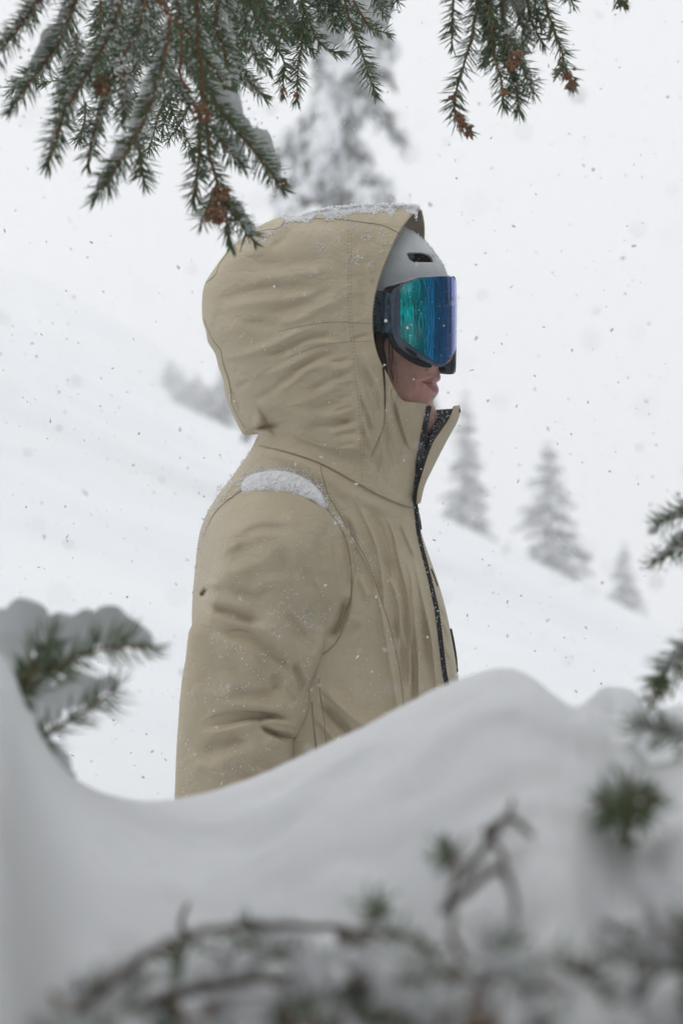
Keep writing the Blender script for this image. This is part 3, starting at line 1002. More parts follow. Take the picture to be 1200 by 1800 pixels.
def stitches(pts, kind, parent=None):
    c = catmull(pts, 2.2)
    Y = surf_many(c, kind) - 0.0003
    W = to_world(c, Y)
    b = Buf()
    for i in range(0, len(W) - 3, 3):
        V, F = tube([W[i], W[i + 1]], 0.00045, 4); b.add(V, F)
    o = b.build('stitching', M['thread'], parent or jacket)
    return tag(o, kind='stuff')


seam_line([(703, 411), (690, 404), (672, 396), (640, 391), (600, 386), (550, 384), (512, 383), (502, 388), (490, 401), (470, 404), (452, 407)], 'hood', 0.0009, parent=hood)
seam_line([(400, 445), (386, 464), (378, 484), (362, 497)], 'hood', parent=hood)
seam_line([(359, 560), (366, 580), (376, 600), (388, 615), (393, 640), (402, 668), (406, 690), (408, 710), (420, 735), (430, 752)], 'hood', parent=hood)
seam_line([(455, 783), (500, 793), (560, 813), (610, 839), (660, 867), (700, 885), (725, 893)], 'torso', 0.0007, lift=0.0022)
seam_line([(563, 816), (565, 830), (572, 855), (577, 872)], 'torso')
seam_line([(577, 872), (596, 902), (613, 933), (632, 962), (648, 992), (660, 1025), (672, 1060), (683, 1095), (692, 1129), (702, 1180), (709, 1239), (713, 1290)], 'torso', 0.0009)
seam_line([(570, 891), (596, 924), (611, 960), (618, 1008), (617, 1051), (608, 1092), (589, 1131), (567, 1151)], 'torso', 0.0009, lift=0.001)
seam_line([(424, 862), (395, 884), (374, 908), (360, 942)], 'torso', 0.0009, lift=0.0022)
seam_line([(560, 1190), (564, 1230), (570, 1270), (574, 1320)], 'torso')
seam_line([(548, 1235), (551, 1270), (556, 1320)], 'torso', 0.0013)
seam_line([(487, 583), (543, 571), (589, 566), (655, 569)], 'hood', 0.0003, 'thread', parent=hood)
seam_line([(505, 629), (561, 608), (600, 602), (655, 599)], 'hood', 0.0003, 'thread', parent=hood)
seam_line([(690, 705), (687, 690), (691, 681), (697, 688), (700, 700)], 'hood', 0.0005, parent=hood)
stitches([(612, 405), (612, 480), (613, 560), (620, 620), (629, 695), (633, 760), (635, 807), (636, 850)], 'hood', hood)
stitches([(617, 410), (617, 480), (618, 560), (625, 620), (634, 695), (638, 760), (640, 807)], 'hood', hood)
stitches([(678, 667), (677, 720), (675, 760), (668, 810), (659, 860)], 'hood', hood)
stitches([(580, 868), (600, 900), (617, 931), (636, 960), (652, 990), (664, 1023), (676, 1058)], 'torso')
stitches([(655, 585), (657, 560), (660, 530), (666, 505), (676, 475), (688, 445), (700, 420), (712, 398)], 'hood', hood)

# the black drawcord tunnel edge / thin cord at the hood front
seam_line([(676, 700), (676, 730), (672, 755), (664, 775), (656, 795), (652, 803)], 'hood', 0.0009, parent=hood)

# ---- zip and far collar flap
zip_px = catmull([(752, 714), (747, 740), (740, 775), (733, 815), (729, 850), (728, 885), (730, 915), (736, 950), (746, 990), (757, 1035), (766, 1075), (773, 1130), (779, 1180), (785, 1215), (792, 1290)], 3)
Yz = np.where(zip_px[:, 1] < 880, surf_many(zip_px, 'hood'), surf_many(zip_px, 'torso'))
Yz = np.convolve(np.pad(Yz, 4, 'edge'), np.ones(9) / 9, 'valid')
Wz = to_world(zip_px, Yz - 0.0015)
b = Buf()
for off, rad in ((-2.2, 0.0019), (2.2, 0.0019)):
    q = zip_px.copy(); q[:, 0] += off * 0.9 + 1.5
    wmul = np.interp(q[:, 1], [715, 860, 930, 1290], [1.25, 1.2, 0.85, 1.05])
    V, F = tube(to_world(q, Yz - 0.0012), list(rad * wmul), 6); b.add(V, F)
zt = b.build('zip_tape', M['black_fabric'], jacket)
b = Buf()
for i in range(0, len(Wz) - 1, 1):
    w = Wz[i]
    d = Vector((0.0018, -0.0006, 0.0006)) if i % 2 else Vector((-0.0002, -0.0006, 0.0006))
    V, F = tube([Vector(w) + d, Vector(w) + d + Vector((0.0030, 0.0004, -0.0003))], 0.00095, 4); b.add(V, F)
tag(b.build('zip_teeth', M['zip_black'], jacket, smooth=False), kind='stuff')
# puller
q = np.array([[732, 893], [733, 905], [735, 918], [737, 930]], float)
Yq = surf_many(q, 'torso') - 0.004
V, F = tube(to_world(q, Yq), [0.0030, 0.0036, 0.0040, 0.0034], 8)
mesh_obj('zip_pull', V, F, M['pull'], jacket)
# pocket zip just beyond the centre front, on the far chest
for pts in ([(757, 1000), (763, 1015), (768, 1030)], [(792, 1105), (797, 1130), (801, 1155), (803, 1180)]):
    c = catmull(pts, 4)
    V, F = tube(to_world(c, surf_many(c, 'torso') - 0.001), 0.0016, 6)
    mesh_obj('pocket_zip', V, F, M['zip_black'], jacket)

# far collar flap: outer beige face folded open, black fleece inside
def ribbon(name, left, right, Yl, Yr, mat, thick, parent, n=46, m=10, bulge=0.006):
    L = catmull(left, 2); Rr = catmull(right, 2)
    def res(c):
        s = np.concatenate([[0], np.cumsum(np.linalg.norm(np.diff(c, axis=0), axis=1))]); t = np.linspace(0, s[-1], n)
        return np.stack([np.interp(t, s, c[:, 0]), np.interp(t, s, c[:, 1])], 1)
    L, Rr = res(L), res(Rr)
    Yl = np.interp(np.linspace(0, 1, n), np.linspace(0, 1, len(Yl)), Yl); Yr = np.interp(np.linspace(0, 1, n), np.linspace(0, 1, len(Yr)), Yr)
    V = []
    for i in range(n):
        for j in range(m):
            t = j / (m - 1)
            q = L[i] * (1 - t) + Rr[i] * t
            V.append(P(q[0], q[1], Yl[i] * (1 - t) + Yr[i] * t - bulge * math.sin(math.pi * t)))
    F = [(i * m + j, i * m + j + 1, (i + 1) * m + j + 1, (i + 1) * m + j) for i in range(n - 1) for j in range(m - 1)]
    o = mesh_obj(name, V, F, mat, parent)
    md = o.modifiers.new('thickness', 'SOLIDIFY'); md.thickness = thick; md.offset = 0
    return o


Yz0 = float(Yz[0])
ribbon('collar', [(797, 714), (794, 724), (788, 738), (775, 757), (762, 776), (752, 800), (742, 832), (735, 862), (733, 886)],
       [(806, 712), (807, 722), (803, 738), (793, 757), (783, 775), (772, 796), (757, 826), (745, 852), (737, 884)],
       [Yz0 + 0.012, Yz0 + 0.006, Yz0 + 0.002, Yz0], [Yz0 + 0.035, Yz0 + 0.03, Yz0 + 0.02, Yz0 + 0.004], M['jacket'], 0.003, jacket)
ribbon('collar_lining', [(748, 722), (744, 750), (738, 780), (734, 820), (730, 884)], [(798, 719), (789, 740), (766, 776), (746, 826), (735, 884)],
       [Yz0 + 0.05, Yz0 + 0.03, Yz0 + 0.012, Yz0 + 0.004], [Yz0 + 0.016, Yz0 + 0.012, Yz0 + 0.008, Yz0 + 0.004], M['black_fabric'], 0.003, jacket, bulge=-0.02)
V, F = ICO1
mesh_obj('snap', np.array(V) * [0.0035, 0.0025, 0.004] + np.array(P(805, 722, Yz0 + 0.028)[:]), F, M['zip_black'], jacket)

# ---- body (head, neck, trunk as one continuous figure)
B_face = [(600, 470), (680, 455), (745, 475), (768, 505), (774, 535), (778, 560), (785, 590), (795, 616), (797, 625), (792, 634), (782, 640), (773, 642), (770, 647), (772, 654), (774, 662), (773, 668), (767, 673), (769, 678), (771, 685), (769, 693), (763, 701), (761, 708), (765, 717), (768, 728), (766, 742), (757, 758), (742, 775), (730, 800), (728, 850)]
B_rest = [(728, 850), (735, 930), (765, 1050), (785, 1200), (790, 1400), (780, 1600), (780, 1760)]
B_back = [(400, 1760), (395, 1600), (390, 1300), (375, 1050), (390, 930), (430, 860), (500, 810), (530, 770), (520, 700), (505, 620), (510, 540), (540, 490), (600, 470)]
face_inf = Inflate([B_face, B_rest, [(780, 1760), (400, 1760)], B_back])
F_folds = [
    ([(745, 664), (757, 661), (766, 660), (772, 662)], 1.8, 4, 3.5, 0.3),      # upper lip
    ([(739, 670), (748, 671.5), (757, 673), (768, 674)], -4.5, 1.4, 1.4, 0.12),                 # mouth line
    ([(748, 682), (757, 683), (766, 684)], 2.0, 4.5, 5, 0.3),                    # lower lip
    ([(742, 668), (740, 674), (742, 681)], -1.3, 3, 4, 0.3),                 # corner of the mouth
    ([(734, 658), (731, 672), (734, 688)], 1.8, 8, 6, 0.3),                  # cheek by the mouth
    ([(752, 700), (760, 699), (766, 698)], -2.6, 4, 4, 0.3),                 # dent above chin
    ([(748, 712), (757, 714), (764, 716)], 3.5, 7, 7, 0.3),
    ([(752, 636), (748, 645), (752, 652)], -2.8, 3, 4, 0.3),                 # wing of the nose
    ([(758, 634), (762, 641), (768, 642)], 4.0, 5, 4, 0.3),
]


def face_h(Q):
    rr = face_inf.r(Q)
    w = np.interp(Q[:, 1], [700, 860, 930], [0.70, 0.70, 0.72])
    lim = np.interp(Q[:, 1], [740, 900], [0.080, 0.13])
    h = lim * np.tanh(rr * S * w / lim)
    return h + strokes(Q, F_folds) * smooth01(rr / 14)


LIP = catmull([(741, 671), (748, 668), (756, 664), (764, 659.5), (771, 658), (779, 660), (779, 690), (770, 691), (763, 689), (755, 683), (748, 676), (741, 671)], 2)[:-1]


def lipf(Q):
    d, _, _ = poly_near(Q, LIP)
    return smooth01(0.5 + np.where(inside(Q, LIP), d, -d) / 3.5)


bsegs = [(B_face, True), (B_rest, True), ([(780, 1760), (400, 1760)], False), (B_back, True)]
body = shell('body', sheet(bsegs, face_h, head_plane, -1, 1.6), sheet(bsegs, face_h, head_plane, +1, 1.6), M['skin'], person, extra_attr={'lip': lipf})

# trousers and boots go down into the snow
tr = Buf()
for sx, off in ((-0.02, -0.09), (0.04, 0.09)):
    pts = [Vector((person.location.x + sx, YP + off, z)) for z in (0.80, 0.74, 0.6, 0.45, 0.3, 0.12, -0.02)]
    V, F = tube(pts, [0.125, 0.12, 0.10, 0.09, 0.095, 0.10, 0.10], 20); tr.add(V, F)
V, F = tube([Vector((person.location.x, YP, z)) for z in (0.86, 0.80, 0.74)], [0.11, 0.13, 0.11], 24); tr.add(V, F)
tr.build('trousers', M['trousers'], person)

# ---- gloved hand at the end of each sleeve (one skinned surface each)
def hand(off):
    wpx = 402
    w = P(wpx, 1555, YP); w.y = YP + off
    vs, es, rs = [], [], []
    def av(p, r): vs.append(tuple(p)); rs.append(r); return len(vs) - 1
    root = av(w, 0.030); palm = av(w + Vector((0.004, 0, -0.05)), 0.026); es.append((root, palm))
    for j, (dx, L) in enumerate(((-0.026, 0.060), (-0.009, 0.072), (0.009, 0.068), (0.026, 0.052))):
        p0 = av(w + Vector((dx * 0.9, 0, -0.085)), 0.0105); es.append((palm, p0))
        p1 = av(w + Vector((dx, -0.008 if off < 0 else 0.008, -0.085 - L * 0.5)), 0.010); es.append((p0, p1))
        p2 = av(w + Vector((dx, -0.022 * (1 if off < 0 else -1) * 0.9, -0.085 - L * 0.9)), 0.009); es.append((p1, p2))
    t0 = av(w + Vector((0.034, -0.006, -0.045)), 0.012); es.append((palm, t0))
    t1 = av(w + Vector((0.050, -0.012, -0.082)), 0.010); es.append((t0, t1))
    me = bpy.data.meshes.new('glove'); me.from_pydata(vs, es, []); me.update()
    o = bpy.data.objects.new('glove', me); link(o, person)
    me.materials.append(M['trousers'])
    sk_ = o.modifiers.new('skin', 'SKIN')
    for i, v in enumerate(me.skin_vertices[0].data): v.radius = (rs[i], rs[i]); v.use_root = (i == 0)
    ss = o.modifiers.new('sub', 'SUBSURF'); ss.levels = 1; ss.render_levels = 2
    return o


hand(-0.125 + 0.02); hand(0.16)

# ---- helmet
HM_out = [(672, 512), (678, 504), (695, 500), (715, 494), (738, 489), (762, 486), (786, 486), (784, 478), (776, 462), (766, 447), (752, 430), (738, 417), (722, 405), (700, 393), (670, 386), (630, 383), (580, 388), (530, 405), (492, 440), (472, 490), (468, 540), (480, 600), (510, 640), (560, 650), (600, 640)]
HM_lo = [(600, 640), (640, 640), (668, 640), (664, 610), (660, 580), (664, 545), (672, 512)]
helmet_inf = Inflate([[(600, 650), (670, 640), (730, 600), (775, 545), (786, 486), (784, 478), (776, 462), (766, 447), (752, 430), (738, 417), (722, 405), (700, 393), (670, 386), (630, 383), (580, 388), (530, 405), (492, 440), (472, 490), (468, 540), (480, 600), (510, 640), (560, 650), (600, 650)]])


def vent_mask(Q):
    v = np.array([(714, 446), (718, 444), (730, 444), (743, 445), (753, 448), (758, 452), (761, 461), (750, 462), (738, 461), (726, 461), (719, 457)], float)
    d, _, _ = poly_near(Q, v)
    return np.where(inside(Q, v), 1, 0) * smooth01(d / 1.2)


def helmet_h(Q):
    h = 0.122 * np.tanh(helmet_inf.r(Q) * S * 0.92 / 0.122)
    return h - 0.014 * vent_mask(Q)


hm_segs = [(HM_out[:7], False), (HM_out[6:], True), (HM_lo, False)]
helmet = shell('helmet', sheet(hm_segs, helmet_h, head_plane, -1, 1.0), sheet(hm_segs, helmet_h, head_plane, +1, 1.5), M['helmet'], person, thick=0.004,
               mats=[M['helmet'], M['foam']], midx_fun=lambda Q: (vent_mask(Q) > 0.35).astype(int))


def seam_on(pts, hf, rad, mat, name, parent, lift=0.0):
    c = catmull(pts, 3)
    Y = head_plane(c) - hf(c) - lift
    V, F = tube(to_world(c, Y), rad, 6)
    return mesh_obj(name, V, F, M[mat], parent)


seam_on(HM_out[:7], helmet_h, 0.0012, 'helmet', 'brim', helmet)

# ---- black padding + hair beside the cheek
pad_segs = [([(660, 575), (656, 590), (660, 612), (668, 634), (678, 650)], False), ([(678, 650), (678, 632), (674, 605), (682, 590)], False), ([(682, 590), (690, 584), (692, 560), (675, 560)], False), ([(675, 560), (660, 575)], False)]
pd = sheet(pad_segs, lambda Q: np.full(len(Q), 0.0) + face_h(Q) + 0.010, head_plane, -1, 1.5)
o = shell('ear_pad', pd, None, M['foam'], helmet, thick=0.006)
hb = Buf()
for i in range(26):
    a = random.uniform(-3, 3); b2 = random.uniform(-1.6, 1.6)
    c = catmull([(670 + a, 575), (668 + a * 0.9, 605), (672 + b2, 635), (675 + b2 * 0.8, 665), (676.5 + b2 * 0.6, 700), (676 + b2 * 0.4, 728 - random.uniform(0, 40))], 7)
    Y = np.minimum(head_plane(c) - face_h(c) - 0.012 - random.uniform(0, 0.002), np.where(c[:, 1] > 645, surf_many(c, 'hood') - 0.0012 - random.uniform(0, 0.001), 9))
    V, F = tube(to_world(c, Y), 0.00042, 4); hb.add(V, F)
for i in range(60):
    a = random.uniform(-1, 1)
    c = catmull([(668 + a * 6, 585), (666 + a * 5, 610), (672 + a * 4, 638), (679 + a * 2, 656)], 7)
    Y = head_plane(c) - face_h(c) - 0.0105 - random.uniform(0, 0.003)
    V, F = tube(to_world(c, Y), 0.0005, 4); hb.add(V, F)
tag(hb.build('hair', M['hair'], person), kind='stuff')

hb = Buf()
for i in range(9):
    x0 = 683 + i * 0.8
    c = catmull([(x0, 596), (x0 + random.uniform(-2, 3), 622), (x0 + random.uniform(-6, 9), 650), (x0 + random.uniform(-8, 14), 668 + random.uniform(-12, 10))], 6)
    V, F = tube(to_world(c, head_plane(c) - face_h(c) - 0.0008), 0.00022, 4); hb.add(V, F)
tag(hb.build('hair', M['hair'], person), kind='stuff')

# ---- goggles
GY_ = R(17)
SAG, WID = 0.0625, 0.078
x_edge = 692.0


def lens_pt(t, scale=1.0, push=0.0):
    lx = (SAG * scale + push) * math.cos(t); ly = (WID * scale + push) * math.sin(t)
    return lx, ly


cen_x = (x_edge - 600) * S + WID * math.sin(GY_)        # so the near edge lands at x_edge
cen_y = float(head_plane(np.array([[745.0, 560.0]]))[0]) - 0.012
TOP = catmull([(696, 520), (700, 512), (706, 503), (716, 497), (735, 491), (755, 487), (775, 485.5), (790, 486), (797, 489), (801, 494), (803, 501)], 2)
BOT = catmull([(696, 566), (700, 586), (704, 593), (714, 601), (730, 613), (750, 627), (768, 637), (780, 638.5), (790, 632), (797, 622), (801, 612), (803, 604)], 2)


def gx_px(t, scale=1.0, push=0.0):
    lx, ly = lens_pt(t, scale, push)
    X = cen_x + lx * math.cos(GY_) + ly * math.sin(GY_)
    Y = cen_y - lx * math.sin(GY_) + ly * math.cos(GY_)
    return X, Y, 600 + X / (K * Y)


def px_round(t):
    # the outer corners are rounded: follow the outline as seen out to the turning edge, then mirror it
    d = math.degrees(t)
    if d <= 0: return gx_px(t)[2]
    f = float(smooth01((d - 24) / 30.0))
    return gx_px(t)[2] * (1 - f) + gx_px(-t)[2] * f if d > 24 else gx_px(t)[2]


def zpx(tab, px): return float(np.interp(px, tab[:, 0], tab[:, 1]))


goggles = empty('goggles', P(745, 560, YP))
goggles.parent = person; goggles.matrix_parent_inverse = Matrix.Translation(-person.location)


def band(name, topf, botf, mat, parent, scale=1.0, push=0.0, t0=-90, t1=90, nt=90, nv=24, thick=0.002, belly=0.0):
    V = []
    for i in range(nt + 1):
        t = R(t0 + (t1 - t0) * i / nt)
        X, Y, px = gx_px(t, scale, push)
        a, b_ = topf(t, px), botf(t, px)
        for j in range(nv + 1):
            v = j / nv
            bz = belly * (1 - (2 * v - 1) ** 2)
            X2, Y2, px2 = gx_px(t, scale, push + bz)
            V.append((X2, Y2, CAMZ - (a + (b_ - a) * v - 900) * K * Y2))
    F = [(i * (nv + 1) + j, i * (nv + 1) + j + 1, (i + 1) * (nv + 1) + j + 1, (i + 1) * (nv + 1) + j) for i in range(nt) for j in range(nv)]
    o = mesh_obj(name, V, F, mat, parent)
    if thick:
        md = o.modifiers.new('thickness', 'SOLIDIFY'); md.thickness = thick; md.offset = 1
    return o


def sym_px(t):
    return gx_px(-abs(t))[2]


band('lens', lambda t, px: zpx(TOP, px_round(t)), lambda t, px: zpx(BOT, px_round(t)) + (0 if t < 0 else 4 * smooth01(math.degrees(t) / 40)), M['lens'], goggles, t0=-84, t1=84, thick=0, belly=0.0006)


def ftop(t, px):
    return zpx(TOP, sym_px(t)) + np.interp(math.degrees(t), [-60, -25, 90], [-2.5, 6, 8])


def fbot(t, px):
    d = math.degrees(t)
    base = zpx(BOT, sym_px(t))
    if d < 0:
        return base + np.interp(d, [-95, -80, -60, -30, -8, 0], [12, 13, 12, 6, -2, -8])
    return np.interp(d, [0, 8, 20, 32, 60, 90], [600, 622, 646, 655, 657, 652])


fr = band('frame', ftop, fbot, M['frame'], goggles, scale=0.935, t0=-98, t1=98, thick=0.003)
# wide side wing of the frame behind the lens edge
wing_segs = [([(686, 516), (692, 508), (702, 502), (708, 498), (699, 512), (695, 530), (694, 565), (698, 590), (708, 600), (722, 611), (740, 622), (757, 632), (762, 640)], False),
             ([(762, 640), (755, 641), (742, 638), (724, 630), (708, 618), (696, 604), (689, 590)], False), ([(689, 590), (687, 560), (686, 516)], False)]


def wing_h(Q):
    # follows the side of the lens
    xs = np.linspace(-95, 0, 60)
    pxs = np.array([gx_px(R(t), 0.985)[2] for t in xs]); Ys = np.array([gx_px(R(t), 0.985)[1] for t in xs])
    Yw = np.interp(Q[:, 0], pxs, Ys)
    Yw = np.where(Q[:, 0] < pxs[0], Ys[0] + (pxs[0] - Q[:, 0]) * 0.0002, Yw)
    low = smooth01((Q[:, 1] - 596) / 40)
    return head_plane(Q) - Yw - 0.006 * low


o = shell('frame_wing', sheet(wing_segs, wing_h, head_plane, -1, 1.0), None, M['frame'], goggles, thick=0.005)


def px_tube(pts, Yf, rad, mat, name, parent, sides=8, lift=0.0):
    c = catmull(pts, 2)
    Y = head_plane(c) - Yf(c) - lift
    V, F = tube(to_world(c, Y), rad, sides)
    return mesh_obj(name, V, F, M[mat], parent)


fc_segs = [([(776, 642), (766, 643), (757, 647), (759, 652), (770, 656), (792, 658), (799, 655), (801, 645), (802, 600)], False), ([(802, 600), (797, 600), (790, 625), (784, 638), (776, 642)], False)]
shell('frame_corner', sheet(fc_segs, lambda Q: head_plane(Q) - (cen_y + 0.026) + 0.004 * np.sin((Q[:, 0] - 757) / 14), head_plane, -1, 1.0), None, M['frame'], goggles, thick=0.004)
# foam against the face under the frame, and the vent slots
px_tube([(686, 588), (690, 600), (698, 612), (712, 624), (728, 634), (744, 640), (756, 641)], lambda Q: wing_h(Q), 0.0045, 'foam', 'face_foam', goggles, lift=-0.002)
px_tube([(713, 611), (722, 618), (736, 627), (748, 633)], wing_h, [0.0022] + [0.0034] * 18 + [0.002], 'foam', 'frame_vent', goggles, lift=0.000) if False else None
c = catmull([(712, 611), (722, 618), (736, 627), (749, 634)], 2)
V, F = tube(to_world(c, head_plane(c) - wing_h(c) - 0.0008), list(0.0033 * np.sin(np.linspace(0.35, math.pi - 0.35, len(c)))), 8)
mesh_obj('frame_vent', V, F, M['foam'], goggles)
X, Y, px = gx_px(R(58), 0.955, 0.004)
V, F = ICO1
mesh_obj('frame_vent', np.array(V) * [0.0065, 0.003, 0.0045] + np.array(P(778, 649, cen_y + 0.024)[:]), F, M['foam'], goggles)
# dark sheet standing in for the shaded gap between helmet brim and goggle
c_gap = [([(678, 512), (690, 503), (705, 498), (716, 496)], False), ([(716, 496), (708, 503), (700, 511), (694, 519)], False), ([(694, 519), (686, 516), (678, 512)], False)]
shell('brow_gap_shade', sheet(c_gap, lambda Q: wing_h(Q) - 0.002, head_plane, -1, 1.0), None, M['foam'], goggles, thick=0.006)
# strap and its buckle
st_segs = [([(640, 508), (660, 511), (688, 514)], False), ([(688, 514), (689, 550), (690, 587)], False), ([(690, 587), (670, 584), (640, 578)], False), ([(640, 578), (640, 508)], False)]
st = shell('strap', sheet(st_segs, lambda Q: np.maximum(helmet_h(Q), 0.075) + 0.004 - 0.0 * Q[:, 0], head_plane, -1, 1.5), None, M['strap'], goggles, thick=0.003)
bk_segs = [([(677, 514), (690, 515)], False), ([(690, 515), (692, 550), (692, 588)], False), ([(692, 588), (676, 585)], False), ([(676, 585), (675, 550), (677, 514)], False)]
shell('strap_buckle', sheet(bk_segs, lambda Q: np.maximum(np.maximum(helmet_h(Q), 0.075) + 0.007, wing_h(Q) * 1.0 - 0.002), head_plane, -1, 1.5), None, M['strap'], goggles, thick=0.003)

# ---- snow lying on the coat
def scatter_in(poly_, n):
    V = np.array(poly_, float); lo, hi = V.min(0), V.max(0); out = []
    while len(out) < n:
        q = rng.uniform(lo, hi, (n * 2, 2)); out.extend(q[inside(q, V)])
    return np.array(out[:n])


# shoulder pad of snow
pi = Inflate([PATCH_SNOW + [PATCH_SNOW[0]]])
def patch_h(Q):
    base = np.maximum(torso_h(Q), 0) + 0.002
    r_ = pi.r(Q)
    h = base + 0.011 * np.tanh(r_ * S * 0.55 / 0.011) + (vnoise(Q, 22, 40) * 0.002 + vnoise(Q, 6, 41) * 0.0012 + vnoise(Q, 2.2, 42) * 0.0013) * smooth01(r_ / 5)
    return h
pn = sheet([(PATCH_SNOW + [PATCH_SNOW[0]], False)], patch_h, torso_plane, -1, 1.0)
shell('snow_patch', pn, None, M['snow_grain'], jacket, thick=0.002)

C, Rd = [], []
def crumbs(Q, kind, r0, r1, lift=0.0004):
    Y = surf_many(Q, kind) - lift
    C.append(to_world(Q, Y)); Rd.append(rng.uniform(r0, r1, len(Q)) ** 1.0)


edge = catmull(PATCH_SNOW + [PATCH_SNOW[0]], 1.0)
crumbs(edge[rng.integers(0, len(edge), 1500)] + rng.normal(0, 3.6, (1500, 2)), 'torso', 0.0003, 0.0013, 0.0022)
crumbs(edge[rng.integers(0, len(edge), 800)] + rng.normal(0, 7.5, (800, 2)), 'torso', 0.0002, 0.0009, 0.0022)
# hood top: crust along the crown, thinning down to the seam
top_sil = catmull(H_sil[1:10], 1.0)
for n, dy, s in ((2600, 3, 3), (2400, 9, 5), (900, 17, 8)):
    i = rng.integers(0, len(top_sil), n); q = top_sil[i] + np.stack([rng.normal(0, 3, n), np.abs(rng.normal(dy, s, n)) + 0.5], 1)
    cl = vnoise(q, 16, 51) + 0.55 * (1 - dy / 12); q = q[cl > (-0.1 if dy < 5 else 0.28)]
    q = q[q[:, 0] < 733]
    crumbs(q, 'hood', 0.0005, 0.0017, 0.003 if dy < 5 else 0.0012)
# ridge of crumbs standing on the very silhouette
i = rng.integers(0, len(top_sil), 1500); q = top_sil[i] + rng.normal(0, 1.0, (1500, 2)) - [0, 0.8]; q = q[vnoise(q, 12, 58) > -0.5]
q = q[q[:, 0] < 736]
Yp = head_plane(q) + rng.uniform(-0.035, 0.02, len(q)); C.append(to_world(q, Yp)); Rd.append(rng.uniform(0.0008, 0.0026, len(q)))
# scattered clusters
def cluster(poly_, n, kind, thr, sc, seed, r0=0.0004, r1=0.0013):
    q = scatter_in(poly_, n); q = q[vnoise(q, sc, seed) > thr]; crumbs(q, kind, r0, r1)
cluster([(520, 400), (680, 400), (700, 415), (650, 470), (560, 450)], 900, 'hood', 0.12, 11, 61)
cluster([(470, 390), (505, 390), (480, 425), (455, 430)], 260, 'hood', 0.0, 8, 62)
cluster([(470, 1060), (560, 1050), (575, 1090), (540, 1120), (470, 1100)], 900, 'sleeve', 0.22, 7, 63, 0.0003, 0.0010)
cluster([(350, 900), (600, 900), (600, 1090), (360, 1080)], 1100, 'sleeve', 0.30, 10, 64, 0.0003, 0.0011)
cluster([(330, 1110), (560, 1110), (540, 1250), (330, 1250)], 1300, 'sleeve', 0.25, 10, 65, 0.0003, 0.0012)
cluster([(320, 1290), (510, 1290), (500, 1400), (315, 1400)], 600, 'sleeve', 0.25, 10, 66, 0.0003, 0.0011)
cluster([(380, 850), (430, 830), (425, 862), (370, 915)], 500, 'torso', -0.1, 6, 67)
cluster([(570, 885), (620, 930), (630, 1000), (612, 990), (598, 930)], 600, 'torso', 0.0, 6, 68)
cluster([(620, 880), (770, 1050), (790, 1250), (600, 1250)], 400, 'torso', 0.1, 10, 69, 0.0003, 0.0011)
cluster([(560, 430), (610, 420), (610, 600), (400, 700), (420, 500)], 260, 'hood', 0.1, 14, 70, 0.0003, 0.0012)
cluster([(620, 640), (740, 730), (725, 880), (560, 800)], 200, 'hood', 0.1, 14, 71, 0.0003, 0.0011)
# left edge of the sleeve and back, zip edge
le = catmull([(438, 793), (412, 830), (385, 866), (364, 900), (350, 942), (343, 1000), (338, 1060), (338, 1105)], 1.0)
q = le[rng.integers(0, len(le), 420)] + np.stack([rng.uniform(-0.6, 9, 420), rng.normal(0, 1, 420)], 1)
C.append(to_world(q, torso_plane(q) - torso_h(q) - 0.001)); Rd.append(rng.uniform(0.0004, 0.0015, len(q)))
le = catmull(S_left[5:14], 1.0)
q = le[rng.integers(0, len(le), 420)] + np.stack([np.abs(rng.normal(0, 5, 420)) - 0.5, rng.normal(0, 1, 420)], 1)
q = q[vnoise(q, 12, 72) > -0.3]
C.append(to_world(q, torso_plane(q) - np.minimum(sleeve_h(q), 0.3) * 1.0 - 0.0005)); Rd.append(rng.uniform(0.0004, 0.0017, len(q)))
q = zip_px[rng.integers(0, len(zip_px), 170)] + rng.normal(0, 2.2, (170, 2))
C.append(to_world(q, np.interp(q[:, 1], zip_px[:, 1], Yz) - 0.004)); Rd.append(rng.uniform(0.0003, 0.0010, len(q)))
q = scatter_in([(752, 722), (795, 722), (765, 770), (742, 810)], 90)
C.append(to_world(q, np.full(len(q), Yz0 + 0.012))); Rd.append(rng.uniform(0.0003, 0.0010, len(q)))
V, F = chips(np.concatenate(C), np.concatenate(Rd))
tag(mesh_obj('snow_crumbs', V, F, M['snow_grain'], jacket, smooth=False), kind='stuff')
# crumbs on the helmet front
hs_ = catmull([(722, 405), (738, 417), (752, 430), (766, 447), (776, 462), (785, 483)], 0.8)
q = hs_[rng.integers(0, len(hs_), 260)] + rng.normal(0, 0.9, (260, 2))
c1 = to_world(q, head_plane(q) - rng.uniform(-0.01, 0.02, len(q)))
q2_ = scatter_in([(690, 430), (720, 405), (780, 480), (700, 495)], 60)
c2 = to_world(q2_, head_plane(q2_) - helmet_h(q2_))
V, F = chips(np.concatenate([c1, c2]), np.concatenate([rng.uniform(0.0004, 0.0012, 260), rng.uniform(0.0002, 0.0007, 60)]))
tag(mesh_obj('snow_crumbs', V, F, M['snow_grain'], helmet, smooth=False), kind='stuff')
# droplets / crumbs on the lens
cc = []
for i in range(110):
    t = R(random.uniform(-80, 30)) if i < 60 else R(random.uniform(0, 40))
    X, Y, px = gx_px(t, 1.0, 0.0035)
    a, b_ = zpx(TOP, sym_px(t)), zpx(BOT, sym_px(t))
    cc.append((X, Y, CAMZ - (random.uniform(a, b_) - 900) * K * Y))
V, F = chips(np.array(cc), rng.uniform(0.0002, 0.0007, len(cc)))
tag(mesh_obj('snow_crumbs', V, F, M['snow_grain'], goggles, smooth=False), kind='stuff')


